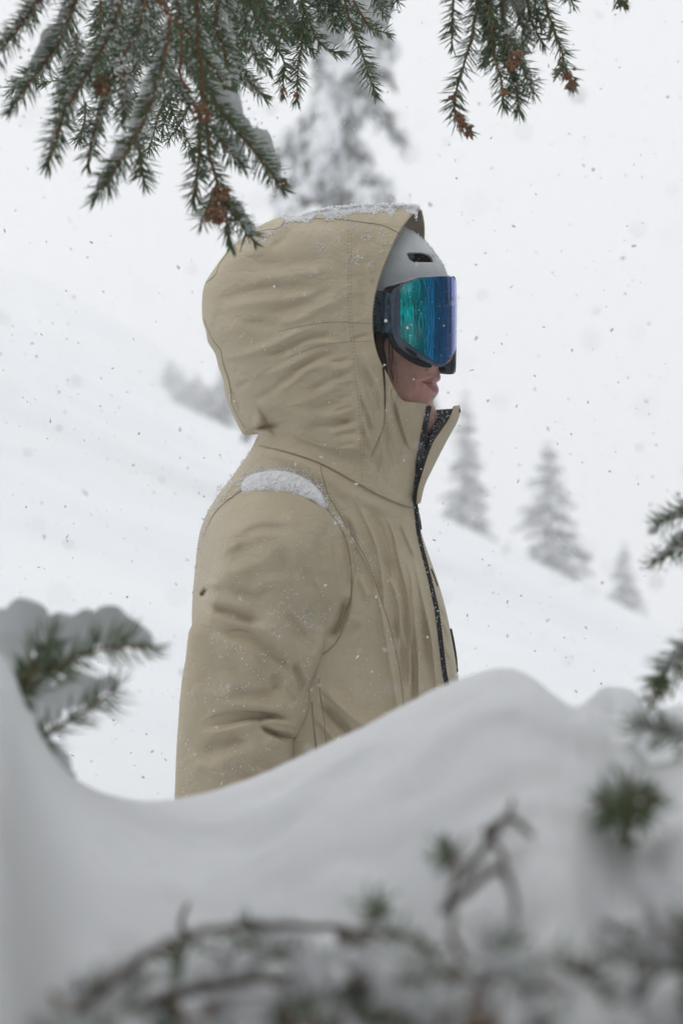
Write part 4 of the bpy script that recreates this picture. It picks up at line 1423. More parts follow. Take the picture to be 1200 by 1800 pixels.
# ================================================================== NEAR TWIGS
def needle_cloud(W, rads, lenf, density, rnd, spread=58, width=0.00062, flat=0.0, droop=0.25, skip_top=0.0):
    """W: Nx3 axis points. Returns arrays of needles (7 verts, 3 quads + 3 tris as tris)"""
    W = np.asarray(W); seg = np.diff(W, axis=0); L = np.linalg.norm(seg, axis=1); cum = np.concatenate([[0], np.cumsum(L)])
    tot = cum[-1]; n = int(tot * density)
    s = np.sort(rnd.uniform(0, tot, n)); idx = np.clip(np.searchsorted(cum, s) - 1, 0, len(L) - 1)
    f = (s - cum[idx]) / L[idx]; base = W[idx] + seg[idx] * f[:, None]; ax = seg[idx] / L[idx][:, None]
    up = np.tile(np.array([0.0, 0.0, 1.0]), (n, 1)) + rnd.normal(0, 0.02, (n, 3))
    a = np.cross(ax, up); a /= np.linalg.norm(a, axis=1)[:, None] + 1e-9; b = np.cross(ax, a)
    ph = rnd.uniform(0, 2 * math.pi, n)
    rad = a * np.cos(ph)[:, None] + b * np.sin(ph)[:, None]
    rad[:, 1] *= (1 - flat)
    tip = smooth01((s / tot - 0.86) / 0.14)
    ang = np.radians(spread + rnd.normal(0, 9, n)) * (1 - 0.62 * tip)
    d = ax * np.cos(ang)[:, None] + rad * np.sin(ang)[:, None]
    d /= np.linalg.norm(d, axis=1)[:, None]
    ln = lenf * rnd.uniform(0.72, 1.12, n) * np.interp(s / tot, [0, 0.08, 0.85, 1], [0.8, 1, 1, 0.72])
    bend = ax * 0.30 + np.array([0, 0, droop])[None]
    p0 = base; p1 = base + d * (ln * 0.55)[:, None]; d2 = d + bend * 0.55; d2 /= np.linalg.norm(d2, axis=1)[:, None]
    p2 = p1 + d2 * (ln * 0.45)[:, None]
    sx = np.cross(d, np.array([0.3, 0.7, 0.2])); sx /= np.linalg.norm(sx, axis=1)[:, None]; sy = np.cross(d, sx)
    w = width * rnd.uniform(0.8, 1.2, n)
    V = np.zeros((n, 7, 3))
    for k in range(3):
        o3 = sx * math.cos(k * 2.094) + sy * math.sin(k * 2.094)
        V[:, k] = p0 + o3 * w[:, None] * 0.75; V[:, 3 + k] = p1 + o3 * w[:, None]
    V[:, 6] = p2
    T = np.array([[0, 1, 4], [0, 4, 3], [1, 2, 5], [1, 5, 4], [2, 0, 3], [2, 3, 5], [3, 4, 6], [4, 5, 6], [5, 3, 6]])
    F = T[None] + (np.arange(n) * 7)[:, None, None]
    return V.reshape(-1, 3), F.reshape(-1, 3)


def snow_sleeve(W, r0, offz, seed, t0=0.0, t1=1.0, flat=1.0, side=(0, 0)):
    """lumpy snow lying along the upper side of a twig"""
    W = np.asarray(W)
    n = 40; m = 16
    s = np.linspace(t0, t1, n) * (len(W) - 1)
    i = np.clip(s.astype(int), 0, len(W) - 2); f = s - i
    c = W[i] * (1 - f)[:, None] + W[i + 1] * f[:, None]
    rnd = np.random.default_rng(seed)
    ph = rnd.uniform(0, 6.28, 4)
    u = np.linspace(0, 1, n)
    rr = r0 * np.sqrt(np.clip(np.sin(np.pi * np.clip(u * 0.98 + 0.01, 0, 1)), 0, 1)) * (1 + 0.22 * np.sin(u * 15 + ph[0]) + 0.16 * np.sin(u * 37 + ph[1]) + rnd.uniform(-0.08, 0.08, n))
    V = []
    for k in range(n):
        for j in range(m):
            w = 2 * math.pi * j / m
            q = rr[k] * (1 + 0.12 * math.sin(3 * w + ph[2] + k * 0.45) + 0.09 * math.sin(5 * w + ph[3] - k * 0.9) + rnd.uniform(-0.06, 0.06))
            V.append((c[k, 0] + side[0] * rr[k] + q * math.cos(w), c[k, 1] + q * math.cos(w * 1.0 + 1.3) * 0.35 + 0.003, c[k, 2] + offz * rr[k] + q * math.sin(w) * flat))
    F = [(k * m + j, k * m + (j + 1) % m, (k + 1) * m + (j + 1) % m, (k + 1) * m + j) for k in range(n - 1) for j in range(m)]
    F.append(tuple(range(m))[::-1]); F.append(tuple((n - 1) * m + j for j in range(m)))
    return V, F


tw_n = [0]


def twig(parent, pts, Y, Y2=None, r=0.0016, nl=0.019, dens=2300, snow=0.0, stem='stem', t0=0.0, t1=1.0, offz=0.9, buds=False, spread=58, needle='needle', width=0.00062, side=(0, 0), noneed=False, droop=0.2):
    tw_n[0] += 1
    rnd = np.random.default_rng(1000 + tw_n[0])
    c = catmull(pts, 9)
    Ys = np.linspace(Y, Y if Y2 is None else Y2, len(c))
    W = to_world(c, Ys)
    W = W + np.stack([vnoise(c + tw_n[0] * 31, 22, 5), np.zeros(len(c)), vnoise(c + tw_n[0] * 17, 22, 6)], 1) * 0.0012
    V, F = tube(W, list(np.linspace(r, r * 0.55, len(W))), 7)
    st = mesh_obj('twig', V, F, M[stem], parent)
    if not noneed:
        V, F = needle_cloud(W, r, nl * 1.34, dens * 0.74, rnd, spread=spread + 2, width=width * 1.25, droop=droop)
        nd = mesh_obj('needles', V, F, M[needle], None, smooth=False); nd.parent = st
        nd.matrix_parent_inverse = st.matrix_basis.inverted() @ Matrix.Translation(-parent.location).inverted() if False else Matrix.Identity(4)
        tag(nd, kind='stuff')
    if snow > 0:
        V, F = snow_sleeve(W + np.array([0, snow * 0.45, 0]), snow * 0.78, offz * 0.75, tw_n[0], t0, t1, side=(side[0] * 0.8, 0))
        so = mesh_obj('snow', V, F, M['snow'], None); so.parent = st
        md = so.modifiers.new('sub', 'SUBSURF'); md.levels = 0; md.render_levels = 1
        tag(so, kind='stuff')
        # powder grains caught between the needles
        k = rnd.integers(0, len(W), 240)
        cc = W[k] + rnd.normal(0, snow * 0.85, (240, 3)) + np.array([0, 0, snow * 0.5])
        V, F = chips(cc, rnd.uniform(0.0005, 0.0021, 240))
        so = mesh_obj('snow', V, F, M['snow'], None, smooth=False); so.parent = st
        tag(so, kind='stuff')
    if buds:
        bud(st, W[-1] if buds is True else W[int(buds * (len(W) - 1))], 0.010, rnd)
    return W


def bud(parent, p, size, rnd):
    size = size * 0.72
    p = np.asarray(p)
    Vs, Fs = [], []; base = 0
    for i in range(20):
        d = rnd.normal(0, 1, 3); d[2] = -abs(d[2]) * 0.8; d /= np.linalg.norm(d)
        o_ = p + rnd.normal(0, size * 0.35, 3)
        t = np.cross(d, [0.2, 1, 0.1]); t /= np.linalg.norm(t); u = np.cross(d, t)
        L = size * rnd.uniform(0.7, 1.4); w = size * 0.28
        v = [o_ + t * w * 0.5, o_ - t * w * 0.5, o_ + d * L * 0.5 + t * w, o_ + d * L * 0.5 - t * w, o_ + d * L, o_ + d * L * 0.45 + u * w * 0.6]
        Vs += v; Fs += [(base, base + 1, base + 5), (base, base + 5, base + 2), (base + 1, base + 3, base + 5), (base + 2, base + 5, base + 4), (base + 3, base + 4, base + 5), (base, base + 2, base + 4), (base, base + 4, base + 3), (base, base + 3, base + 1)]
        base += 6
    o = mesh_obj('bud', Vs, Fs, M['bud'], None, smooth=False)
    o.parent = parent
    return o


# the tree the photographer stands under; its boughs droop into the top of the view
tree = empty('spruce_tree', (-1.7, -0.4, 0.1))
tag(tree, 'snow-dusted green spruce whose drooping twigs with brown buds hang into the top of the picture', 'tree')
V, F = tube([(-1.7, -0.4, -0.3), (-1.68, -0.4, 2.0), (-1.66, -0.38, 4.5), (-1.66, -0.38, 8.0)], [0.17, 0.15, 0.11, 0.04], 14)
mesh_obj('trunk', V, F, M['bark'], tree)
for pts, Y, Y2, r in (([(215, -120), (240, -60), (290, 15), (335, 70), (350, 130), (358, 190)], 2.62, 2.70, 0.0042), ([(120, -150), (180, -50), (205, 20), (180, 90)], 2.6, 2.7, 0.0034),
                      ([(500, -160), (520, -60), (528, 0)], 3.0, 3.02, 0.0034), ([(600, -160), (600, -60), (612, 0)], 3.0, 3.04, 0.0034), ([(840, -150), (845, -60), (838, 10), (826, 80)], 2.8, 2.84, 0.0034),
                      ([(900, -150), (890, -60), (884, 20)], 2.8, 2.84, 0.0034), ([(940, -150), (950, -50), (962, 20)], 2.8, 2.84, 0.003), ([(290, 15), (320, 60), (318, 130), (336, 160)], 2.60, 2.66, 0.0026)):
    twig(tree, pts, Y, Y2, r=r, noneed=True)
# limbs that carry them, above the frame
for a, b_, r in (((-1.66, -0.4, 2.9), (-0.25, 2.62, 2.02), 0.03), ((-1.66, -0.4, 3.1), (0.2, 2.9, 2.10), 0.03), ((-1.66, -0.4, 3.3), (0.55, 2.8, 2.1), 0.03)):
    pts = [Vector(a).lerp(Vector(b_), t) + Vector((0, 0, 0.25 * math.sin(math.pi * t))) for t in np.linspace(0, 1, 9)]
    V, F = tube(pts, list(np.linspace(r, 0.006, 9)), 8); mesh_obj('limb', V, F, M['bark'], tree)

TL = [
    ([(150, -60), (125, 20), (95, 85), (60, 135), (20, 192)], 2.60, 2.58, .019, 0.011, (-0.7, 0)),
    ([(230, -60), (205, 30), (165, 110), (125, 175), (103, 230), (86, 290)], 2.58, 2.55, .020, 0.007, (-0.6, 0)),
    ([(215, 110), (190, 160), (168, 220), (155, 288)], 2.68, 2.68, .018, 0.006, (0.5, 0)),
    ([(300, 30), (285, 120), (258, 200), (222, 268), (190, 318), (166, 350)], 2.55, 2.52, .020, 0.010, (-0.7, 0)),
    ([(236, 215), (246, 265), (255, 325)], 2.58, 2.60, .018, 0.0, (0, 0)),
    ([(345, -30), (350, 90), (362, 200), (368, 270), (384, 335), (398, 385), (406, 434)], 2.60, 2.60, .0165, 0.0, (0, 0)),
    ([(352, 200), (350, 260), (346, 300), (340, 355)], 2.64, 2.62, .019, 0.0, (0, 0)),
    ([(350, 130), (388, 195), (430, 245), (465, 290), (497, 332)], 2.62, 2.66, .019, 0.014, (0.7, 0)),
    ([(370, 220), (398, 262), (428, 292)], 2.66, 2.68, .017, 0.010, (0.6, 0)),
    ([(388, 345), (412, 378), (446, 424)], 2.60, 2.62, .018, 0.008, (0.7, 0)),
    ([(378, 330), (368, 360), (352, 392)], 2.58, 2.58, .016, 0.0, (0, 0)),
    ([(100, -40), (55, 20), (20, 65), (-25, 115)], 2.60, 2.56, .019, 0.007, (-0.4, 0)),
    ([(70, -40), (62, 0), (60, 28)], 2.75, 2.75, .016, 0.0, (0, 0)),
    ([(215, 120), (218, 160), (215, 215)], 2.66, 2.66, .018, 0.008, (0.4, 0)),
    ([(260, 0), (240, 60), (200, 120), (175, 160)], 2.66, 2.70, .018, 0.009, (0.5, 0)),
    ([(395, -50), (380, 40), (400, 110), (395, 170), (385, 225)], 2.70, 2.72, .019, 0.010, (0.7, 0)),
    ([(300, -30), (330, 60), (375, 120), (400, 160)], 2.66, 2.66, .018, 0.011, (0.5, 0)),
]
for pts, Y, Y2, nl, sn, side in TL:
    twig(tree, pts, Y, Y2, r=0.0027, nl=nl, dens=2200, snow=sn, side=side)
# sharper thin shoots farther back, nearer the focus
for pts in ([(250, 120), (180, 135), (120, 138), (72, 147)], [(238, 60), (236, 120), (228, 190)], [(290, 170), (276, 215), (262, 268)], [(285, 150), (305, 200), (326, 238), (343, 277)],
            [(300, 120), (300, 170), (285, 235)], [(395, 80), (425, 60), (420, 105), (417, 138)], [(150, 180), (148, 220), (140, 250)], [(330, 190), (312, 225), (296, 250)]):
    twig(tree, pts, 3.0, 3.05, r=0.0014, nl=.015, dens=1500, droop=-0.1)
rr = random.Random(5)
for i in range(30):
    x = rr.uniform(120, 430); y = rr.uniform(-70, 60)
    L = rr.uniform(90, 170); a = rr.uniform(-0.6, 0.5)
    p = [(x, y), (x + L * 0.5 * math.sin(a), y + L * 0.5), (x + L * math.sin(a * 1.3), y + L * math.cos(a))]
    twig(tree, p, rr.uniform(2.68, 3.0), r=0.0016, nl=.018, dens=2100, snow=rr.choice([0, 0.008, 0.012]), side=(rr.uniform(-0.6, 0.6), 0))
CL = [
    ([(400, -50), (425, 40), (424, 90), (418, 138)], .015, 0), ([(455, -50), (472, 50), (498, 110), (496, 165)], .016, 0.0), ([(528, -50), (532, 50), (524, 115), (521, 176)], .016, 0),
    ([(528, -10), (548, 50), (572, 84), (602, 92)], .015, 0), ([(585, -60), (614, 30), (636, 95), (660, 168)], .016, 0), ([(620, 0), (648, 45), (682, 62)], .014, 0),
    ([(480, -30), (505, 40), (548, 90)], .016, 0.012), ([(500, -40), (500, 20), (490, 80)], .016, 0), ([(440, -30), (450, 30), (462, 90), (470, 125)], .016, 0), ([(560, -50), (575, 10), (590, 50)], .016, 0.010),
    ([(640, -60), (655, -10), (675, 25)], .015, 0.012), ([(680, -40), (692, -10), (702, 3)], .014, 0), ([(545, -50), (560, -10), (560, 35)], .015, 0.010), ([(600, -50), (590, 0), (602, 45)], .015, 0.0),
]
for pts, nl, sn in CL:
    twig(tree, pts, 3.05, 3.08, r=0.0017, nl=nl, dens=2100, snow=sn, side=(0.7, 0), droop=-0.05)
# thick cushion of snow behind the centre twigs
for pts, r_ in (([(540, -60), (575, -10), (600, 30)], 0.024), ([(610, -60), (640, -10), (665, 40)], 0.026), ([(560, 30), (572, 50), (590, 62)], 0.016), ([(448, -20), (465, 20), (478, 60)], 0.014)):
    W = to_world(catmull(pts, 8), np.full(len(catmull(pts, 8)), 3.13))
    V, F = snow_sleeve(W, r_, 0.1, int(r_ * 1e4)); tag(mesh_obj('snow', V, F, M['snow'], tree), kind='stuff')
RL = [
    ([(842, -50), (832, 40), (816, 108), (801, 168), (803, 212), (822, 229)], .017, 0, True), ([(884, -40), (884, 50), (892, 110), (906, 150), (911, 196)], .018, 0.007, False),
    ([(858, 10), (868, 90), (880, 140), (886, 188)], .018, 0, False), ([(945, -60), (962, 20), (984, 85), (994, 115), (1003, 150)], .017, 0.0, True), ([(920, -40), (930, 30), (955, 78)], .016, 0, False),
    ([(890, 60), (915, 110), (936, 165)], .018, 0.006, False), ([(802, -50), (796, 20), (794, 82)], .016, 0, False), ([(870, -40), (850, 30), (862, 80), (850, 110)], .017, 0.009, False),
    ([(985, -40), (998, -8), (1006, 8)], .014, 0, False), ([(1070, -40), (1082, -10), (1092, 6)], .014, 0, True), ([(900, -50), (905, 10), (925, 60), (912, 90)], .017, 0.008, False), ([(985, 110), (988, 118), (975, 135)], .008, 0, False),
    ([(830, -40), (852, 20), (880, 70), (895, 90)], .017, 0.008, False), ([(960, -40), (940, 0), (950, 45)], .016, 0, False),
]
for pts, nl, sn, bd in RL:
    twig(tree, pts, 2.80, 2.84, r=0.0019, nl=nl, dens=2000, snow=sn, side=(0.4, 0), buds=bd)
rndb = np.random.default_rng(9)
host = mesh_obj('bud', *chips(np.array([P(175, 150, 2.6)[:]]), [0.004]), M['bud'], tree)
for px, py, Y, s in ((175, 140, 2.57, .012), (180, 158, 2.57, .010), (352, 188, 2.57, .012), (358, 205, 2.57, .010), (384, 345, 2.57, .012), (380, 368, 2.57, .013), (392, 335, 2.58, .010), (388, 385, 2.58, .008), (495, 322, 2.66, .009),
                     (905, 98, 2.76, .011), (903, 110, 2.76, .010), (998, 128, 2.8, .011), (1004, 142, 2.8, .008), (806, 205, 2.79, .009), (812, 218, 2.79, .008), (795, 170, 2.79, .006), (430, 75, 3.05, .010), (520, 165, 3.05, .006), (885, 160, 2.78, .008), (500, 158, 3.05, .006)):
    bud(host, P(px, py, Y)[:], s, rndb)

# unseen crown of this tree above and behind the camera, added to shade the foreground
def bough_mass(limbs, leaf, rnd, per=90):
    """clumps of needle sprays along limbs: small slanted shards"""
    Vs, Fs, Sc, Sr = [], [], [], []
    base = 0
    for (p0, p1, wid) in limbs:
        p0 = np.array(p0); p1 = np.array(p1)
        d = p1 - p0; L = np.linalg.norm(d); d = d / L
        sd = np.cross(d, [0, 0, 1]); sd /= np.linalg.norm(sd) + 1e-9
        n = int(per * L / leaf / 12)
        t = rnd.uniform(0.08, 1, n); w = wid * np.interp(t, [0, .3, 1], [.6, 1, .12])
        c = p0 + d * (t * L)[:, None] + sd * (rnd.uniform(-1, 1, n) * w)[:, None]
        c[:, 2] -= (np.abs((c - p0 - d * (t * L)[:, None]) @ sd) * 0.35 + 0.12 * L * t * t) - rnd.normal(0, wid * 0.10, n)
        out = d + sd * np.sign((c - p0 - d * (t * L)[:, None]) @ sd)[:, None] * 0.9 + rnd.normal(0, 0.35, (n, 3)); out[:, 2] -= 0.35
        out /= np.linalg.norm(out, axis=1)[:, None]
        s2 = np.cross(out, rnd.normal(0, 1, (n, 3))); s2 /= np.linalg.norm(s2, axis=1)[:, None]
        ll = leaf * rnd.uniform(0.6, 1.5, n)
        A = c - out * (ll * .5)[:, None]; B = c + s2 * (ll * .17)[:, None]; Cc = c + out * (ll * .6)[:, None]; D = c - s2 * (ll * .17)[:, None]
        Vs.append(np.stack([A, B, Cc, D], 1).reshape(-1, 3)); Fs.append((np.arange(n) * 4)[:, None] + np.array([[0, 1, 2, 3]]) + base); base += n * 4
        m = max(2, n // 5)
        k = rnd.integers(0, n, m)
        sc = c[k].copy(); sc[:, 2] += leaf * 0.22
        Sc.append(sc); Sr.append(leaf * rnd.uniform(0.25, 0.62, m))
    return np.concatenate(Vs), np.concatenate(Fs), np.concatenate(Sc), np.concatenate(Sr)


rnd = np.random.default_rng(77)
limbs = []
for k in range(46):
    z = 2.6 + 5.2 * (k / 46); a = rnd.uniform(0, 6.28)
    L = 2.6 * (1 - (z - 2.6) / 6.0) * rnd.uniform(0.8, 1.1)
    e = np.array([-1.66 + L * math.cos(a), -0.4 + L * math.sin(a), z - 0.25 * L])
    if e[1] > 1.9 and z < 3.6: e[1] = 1.9
    limbs.append(((-1.66, -0.4, z), e, 0.30 * L / 2 + 0.1))
for k in range(14):  # extra boughs reaching forward out of view, added to darken the foreground snow
    a = rnd.uniform(-1.0, 1.35); z = rnd.uniform(2.7, 4.2); L = rnd.uniform(2.2, 3.4)
    e = np.array([-1.66 + L * math.cos(a) * 1.2, -0.4 + L * math.sin(a), z - 0.1 * L])
    e[1] = min(e[1], 2.3); e[2] = max(e[2], 2.25 + 0.12 * max(e[1], 0) + 0.25)
    limbs.append(((-1.66, -0.4, z + 0.2), e, 0.55))
V, F, Sc, Sr = bough_mass(limbs, 0.16, rnd, per=70)
tag(mesh_obj('crown', V, F, M['needle_far'], tree, smooth=False), kind='stuff')
V, F = chips(Sc, Sr, base=ICO0, jit=0.2, squash=(1, 1, 0.45))
tag(mesh_obj('snow', V, F, M['snow'], tree), kind='stuff')

# ---- snow-laden bough at the left
lb = empty('spruce_branch', P(-60, 1200, 1.80))
tag(lb, 'blurred green spruce sprig under a thick cushion of snow at the left edge', 'branch')
twig(lb, [(-60, 1230), (0, 1230), (48, 1205), (60, 1165), (95, 1112)], 1.84, 1.82, r=.0022, nl=.019, dens=2300, spread=50)
twig(lb, [(20, 1235), (70, 1195), (130, 1155), (200, 1138), (268, 1137)], 1.84, 1.86, r=.0020, nl=.021, dens=1700, droop=0.4, spread=58)
twig(lb, [(40, 1320), (85, 1292), (125, 1262), (165, 1238), (208, 1205)], 1.84, 1.86, r=.0018, nl=.020, dens=1600, droop=0.4, spread=58)
twig(lb, [(40, 1190), (55, 1180), (90, 1175), (120, 1165)], 1.82, 1.80, r=.0018, nl=.018, dens=2300)
for pts, r_, Yb, fl in (([(-60, 1120), (0, 1110), (60, 1108), (110, 1120), (150, 1108)], 0.018, 1.88, 1.0), ([(120, 1112), (165, 1100), (205, 1108), (238, 1120), (255, 1130)], 0.0145, 1.87, 1.0), ([(60, 1120), (110, 1130), (150, 1140)], 0.017, 1.88, 1),
                       ([(-40, 1170), (0, 1160), (30, 1150)], 0.020, 1.86, 1.0),
                       ([(60, 1240), (100, 1232), (150, 1212), (205, 1202)], 0.0115, 1.88, 1.0), ([(70, 1290), (90, 1320), (112, 1350), (128, 1372)], 0.0075, 1.86, 1.0), ([(30, 1230), (60, 1240), (90, 1255)], 0.016, 1.88, 1)):
    c = catmull(pts, 8)
    V, F = snow_sleeve(to_world(c, np.full(len(c), Yb + 0.02)), r_ * 0.9, 0.1, int(r_ * 1e4) + len(pts), flat=fl)
    o = mesh_obj('snow_cushion', V, F, M['snow'], lb)
    md = o.modifiers.new('sub', 'SUBSURF'); md.levels = 1; md.render_levels = 2

# ---- twigs at the right edge
rb = empty('spruce_branch', P(1260, 930, 2.25))
tag(rb, 'two green shoots with reddish stems poking in at the right edge, highest of that side', 'branch')
twig(rb, [(1290, 870), (1225, 885), (1180, 905), (1150, 922)], 2.25, 2.25, nl=.016, dens=1900, snow=0.006, offz=-0.6, droop=1.0)
twig(rb, [(1290, 925), (1230, 945), (1185, 968), (1148, 990)], 2.22, 2.22, nl=.017, dens=2100, snow=0.008, offz=1.0, droop=1.2, r=.0026)
rb2 = empty('spruce_branch', P(1260, 1130, 1.9))
tag(rb2, 'drooping green shoot with fine bare hairs at the right edge above the snow bank', 'branch')
twig(rb2, [(1290, 1080), (1225, 1120), (1185, 1165), (1150, 1212)], 1.92, 1.90, nl=.019, dens=2000, snow=0.004)
twig(rb2, [(1240, 1110), (1200, 1180), (1178, 1230)], 1.94, 1.92, nl=.006, dens=500, r=.001)
twig(rb2, [(1170, 1190), (1155, 1215), (1142, 1240)], 1.88, 1.86, nl=.010, dens=3500, spread=70)
rb3 = empty('spruce_branch', P(1260, 1290, 1.5))
tag(rb3, 'very blurred green shoot half buried in snow at the right edge', 'branch')
twig(rb3, [(1290, 1310), (1220, 1300), (1165, 1290), (1115, 1278)], 1.60, 1.58, nl=.018, dens=1700, snow=0.006)
rb4 = empty('spruce_branch', P(1100, 1500, 1.34))
tag(rb4, 'dark green sprig of needles sticking up out of the snow bank at lower right', 'branch')
rnd4 = np.random.default_rng(44)
for (px_, py_, dx, dy) in ((1100, 1432, 0, -12), (1068, 1418, -14, -10), (1132, 1410, 14, -16), (1105, 1395, 2, -16)):
    W = np.array([P(px_ - dx * .3, py_ + 30, 1.40)[:], P(px_, py_, 1.35)[:], P(px_ + dx * .5, py_ + dy * .5, 1.32)[:], P(px_ + dx, py_ + dy, 1.30)[:]])
    V, F = tube(W, [.0022, .0020, .0018, .0014], 7); st = mesh_obj('twig', V, F, M['stem'], rb4)
    V, F = needle_cloud(W, .002, .022, 420, rnd4, spread=68, width=.0008, droop=0.2)
    nd = mesh_obj('needles', V, F, M['needle'], st, smooth=False); tag(nd, kind='stuff')
twig(rb4, [(1096, 1520), (1100, 1490), (1100, 1455)], 1.40, 1.38, nl=.010, dens=500, r=.0030, stem='stem_grey')

# ---- tangle of bare and green twigs in the snow at the bottom
bp_ = BK[nf:nf + 110].reshape(-1, 3)
bpx = 600 + bp_[:, 0] / (K * bp_[:, 1]); bpy_ = 900 - (bp_[:, 2] - CAMZ) / (K * bp_[:, 1])


def bank_Y(px, py):
    m = (np.abs(bpx - px) < 16) & (np.abs(bpy_ - py) < 16)
    return float(bp_[m, 1].min()) if m.any() else 0.95


tg = empty('spruce_branch', P(600, 1800, 1.15))
tag(tg, 'tangle of grey-brown twigs and green tufts half buried along the bottom of the snow bank', 'branch')


def lay(pts, lift, **kw):
    """a twig lying on, and here and there sinking into, the bank"""
    c = catmull(pts, 30)
    Ys = np.array([bank_Y(*q) for q in c]); Ys = np.convolve(np.pad(Ys, 2, 'edge'), np.ones(5) / 5, 'valid') - lift
    Y0_, Y1_ = float(Ys[0]), float(Ys[-1])
    if len(pts) > 6:
        h = len(pts) // 2
        m_ = float(np.interp(h / (len(pts) - 1), np.linspace(0, 1, len(Ys)), Ys))
        twig(tg, pts[:h + 1], Y0_, m_, **kw); twig(tg, pts[h:], m_, Y1_, **kw)
    else:
        twig(tg, pts, Y0_, Y1_, **kw)


BR = [
    ([(80, 1850), (140, 1780), (220, 1705), (330, 1648), (420, 1630), (520, 1626), (640, 1640), (740, 1652), (800, 1570), (850, 1490), (892, 1440), (935, 1472)], .0028),
    ([(780, 1600), (830, 1560), (872, 1530), (900, 1560), (906, 1622)], .0024), ([(860, 1480), (880, 1500), (890, 1545)], .0020), ([(640, 1640), (590, 1700), (530, 1770), (490, 1850)], .0036),
    ([(600, 1640), (640, 1700), (700, 1760), (720, 1840)], .0030), ([(330, 1648), (318, 1620), (332, 1590)], .0020), ([(740, 1652), (760, 1720), (740, 1800)], .0026), ([(640, 1640), (700, 1660), (800, 1690), (900, 1720), (1000, 1760), (1060, 1820)], .0034),
    ([(1140, 1610), (1180, 1650), (1240, 1690)], .0026), ([(1110, 1680), (1160, 1740), (1200, 1800)], .0030), ([(850, 1460), (892, 1432), (900, 1404)], .0020), ([(780, 1480), (800, 1520), (790, 1580)], .0018),
    ([(220, 1705), (300, 1760), (360, 1850)], .0028), ([(480, 1626), (440, 1700), (420, 1800)], .0026), ([(820, 1690), (790, 1640), (800, 1600)], .0022), ([(1140, 1700), (1150, 1640), (1180, 1590)], .0022),
    ([(200, 1800), (330, 1740), (480, 1720), (600, 1740)], .0030), ([(560, 1760), (680, 1720), (800, 1750), (950, 1800)], .0030), ([(850, 1780), (900, 1700), (880, 1640)], .0022),
]
for pts, r in BR:
    lay(pts, 0.012, r=r * 1.15, noneed=True, stem='stem_grey')
for i in range(130):
    x = rr.uniform(130, 1060) if i < 112 else rr.uniform(1100, 1230)
    y = rr.uniform(1680, 1860) if i < 112 else rr.uniform(1620, 1800)
    if x < 350: y += 60
    a = rr.uniform(-1.4, 1.4); L = rr.uniform(40, 120)
    lay([(x, y), (x + L * .5 * math.sin(a), y - L * .45 * math.cos(a) + 6), (x + L * math.sin(a), y - L * 0.7 * math.cos(a))], rr.uniform(0.004, 0.05), r=rr.uniform(.0014, .0030),
        nl=.014, dens=700, stem=rr.choice(['stem_grey', 'stem_grey', 'stem']), noneed=(i % 5 < 3), snow=rr.choice([0, 0, .006]))
for x, y, s_ in ((660, 1595, 0.9), (785, 1500, 0.6), (435, 1655, 1), (315, 1690, 1.1), (600, 1700, 1), (645, 1770, 1.2), (900, 1790, 1), (150, 1800, 1), (480, 1700, 1), (700, 1700, 1)):
    for a in (-0.9, -0.2, 0.6, 1.3):
        lay([(x, y + 20), (x + 16 * s_ * math.sin(a), y - 4 * s_ * math.cos(a)), (x + 28 * s_ * math.sin(a), y - 22 * s_ * math.cos(a))], 0.012, r=.0010, nl=.012, dens=520, stem='stem_grey')
# small snow lumps caught in the tangle
cc, rl = [], []
for i in range(70):
    x = rr.uniform(150, 1200); y = rr.uniform(1700, 1850)
    cc.append(P(x, y, bank_Y(x, y) - rr.uniform(-0.01, 0.04))[:]); rl.append(rr.uniform(0.004, 0.014))
V, F = chips(np.array(cc), rl, base=ICO1, jit=0.12, squash=(1.3, 1, 0.7))
tag(mesh_obj('snow', V, F, M['snow'], tg), kind='stuff')


# ================================================================== BACKGROUND TREES
def make_spruce_mesh(seed, H, W, layers, leaf, per, top_bare=0.0, irregular=0.3):
    rnd = np.random.default_rng(seed)
    limbs = []
    for k in range(layers):
        t = (k + rnd.uniform(0, 0.8)) / layers
        z = H * (0.04 + 0.94 * t)
        for j in range(rnd.integers(3, 6)):
            a = rnd.uniform(0, 6.28)
            L = W * (1 - t) ** 0.82 * rnd.uniform(1 - irregular, 1 + irregular * 0.6) + 0.02 * W
            limbs.append(((0, 0, z), (L * math.cos(a), L * math.sin(a), z - 0.22 * L + 0.02), 0.26 * L + 0.03 * W))
    V, F, Sc, Sr = bough_mass(limbs, leaf, rnd, per)
    if seed == 14: Sc = np.concatenate([Sc, Sc + rnd.normal(0, 0.06, Sc.shape), Sc + rnd.normal(0, 0.10, Sc.shape)]); Sr = np.concatenate([Sr * 1.25, Sr, Sr * 0.8])
    if seed == 13: Sc, Sr = Sc[::9], Sr[::9]
    Vs, Fs = chips(Sc, Sr, base=ICO0, jit=0.2, squash=(1.1, 1.1, 0.5))
    Vt, Ft = tube([(0, 0, -1.0), (0, 0, H * 0.5), (0, 0, H * 0.98)], [W * 0.06, W * 0.04, 0.01], 8)
    return (V, F), (Vs, Fs), (Vt, Ft)


rng2 = np.random.default_rng(3)
protos = {}
for key, args in {'a': (11, 5.0, 1.15, 34, 0.15, 120), 'b': (12, 5.0, 1.45, 32, 0.16, 120), 'c': (13, 11.0, 1.5, 40, 0.24, 170), 'd': (14, 9.0, 1.9, 38, 0.24, 150, 0, 0.75)}.items():
    protos[key] = make_spruce_mesh(*args)
first = {}


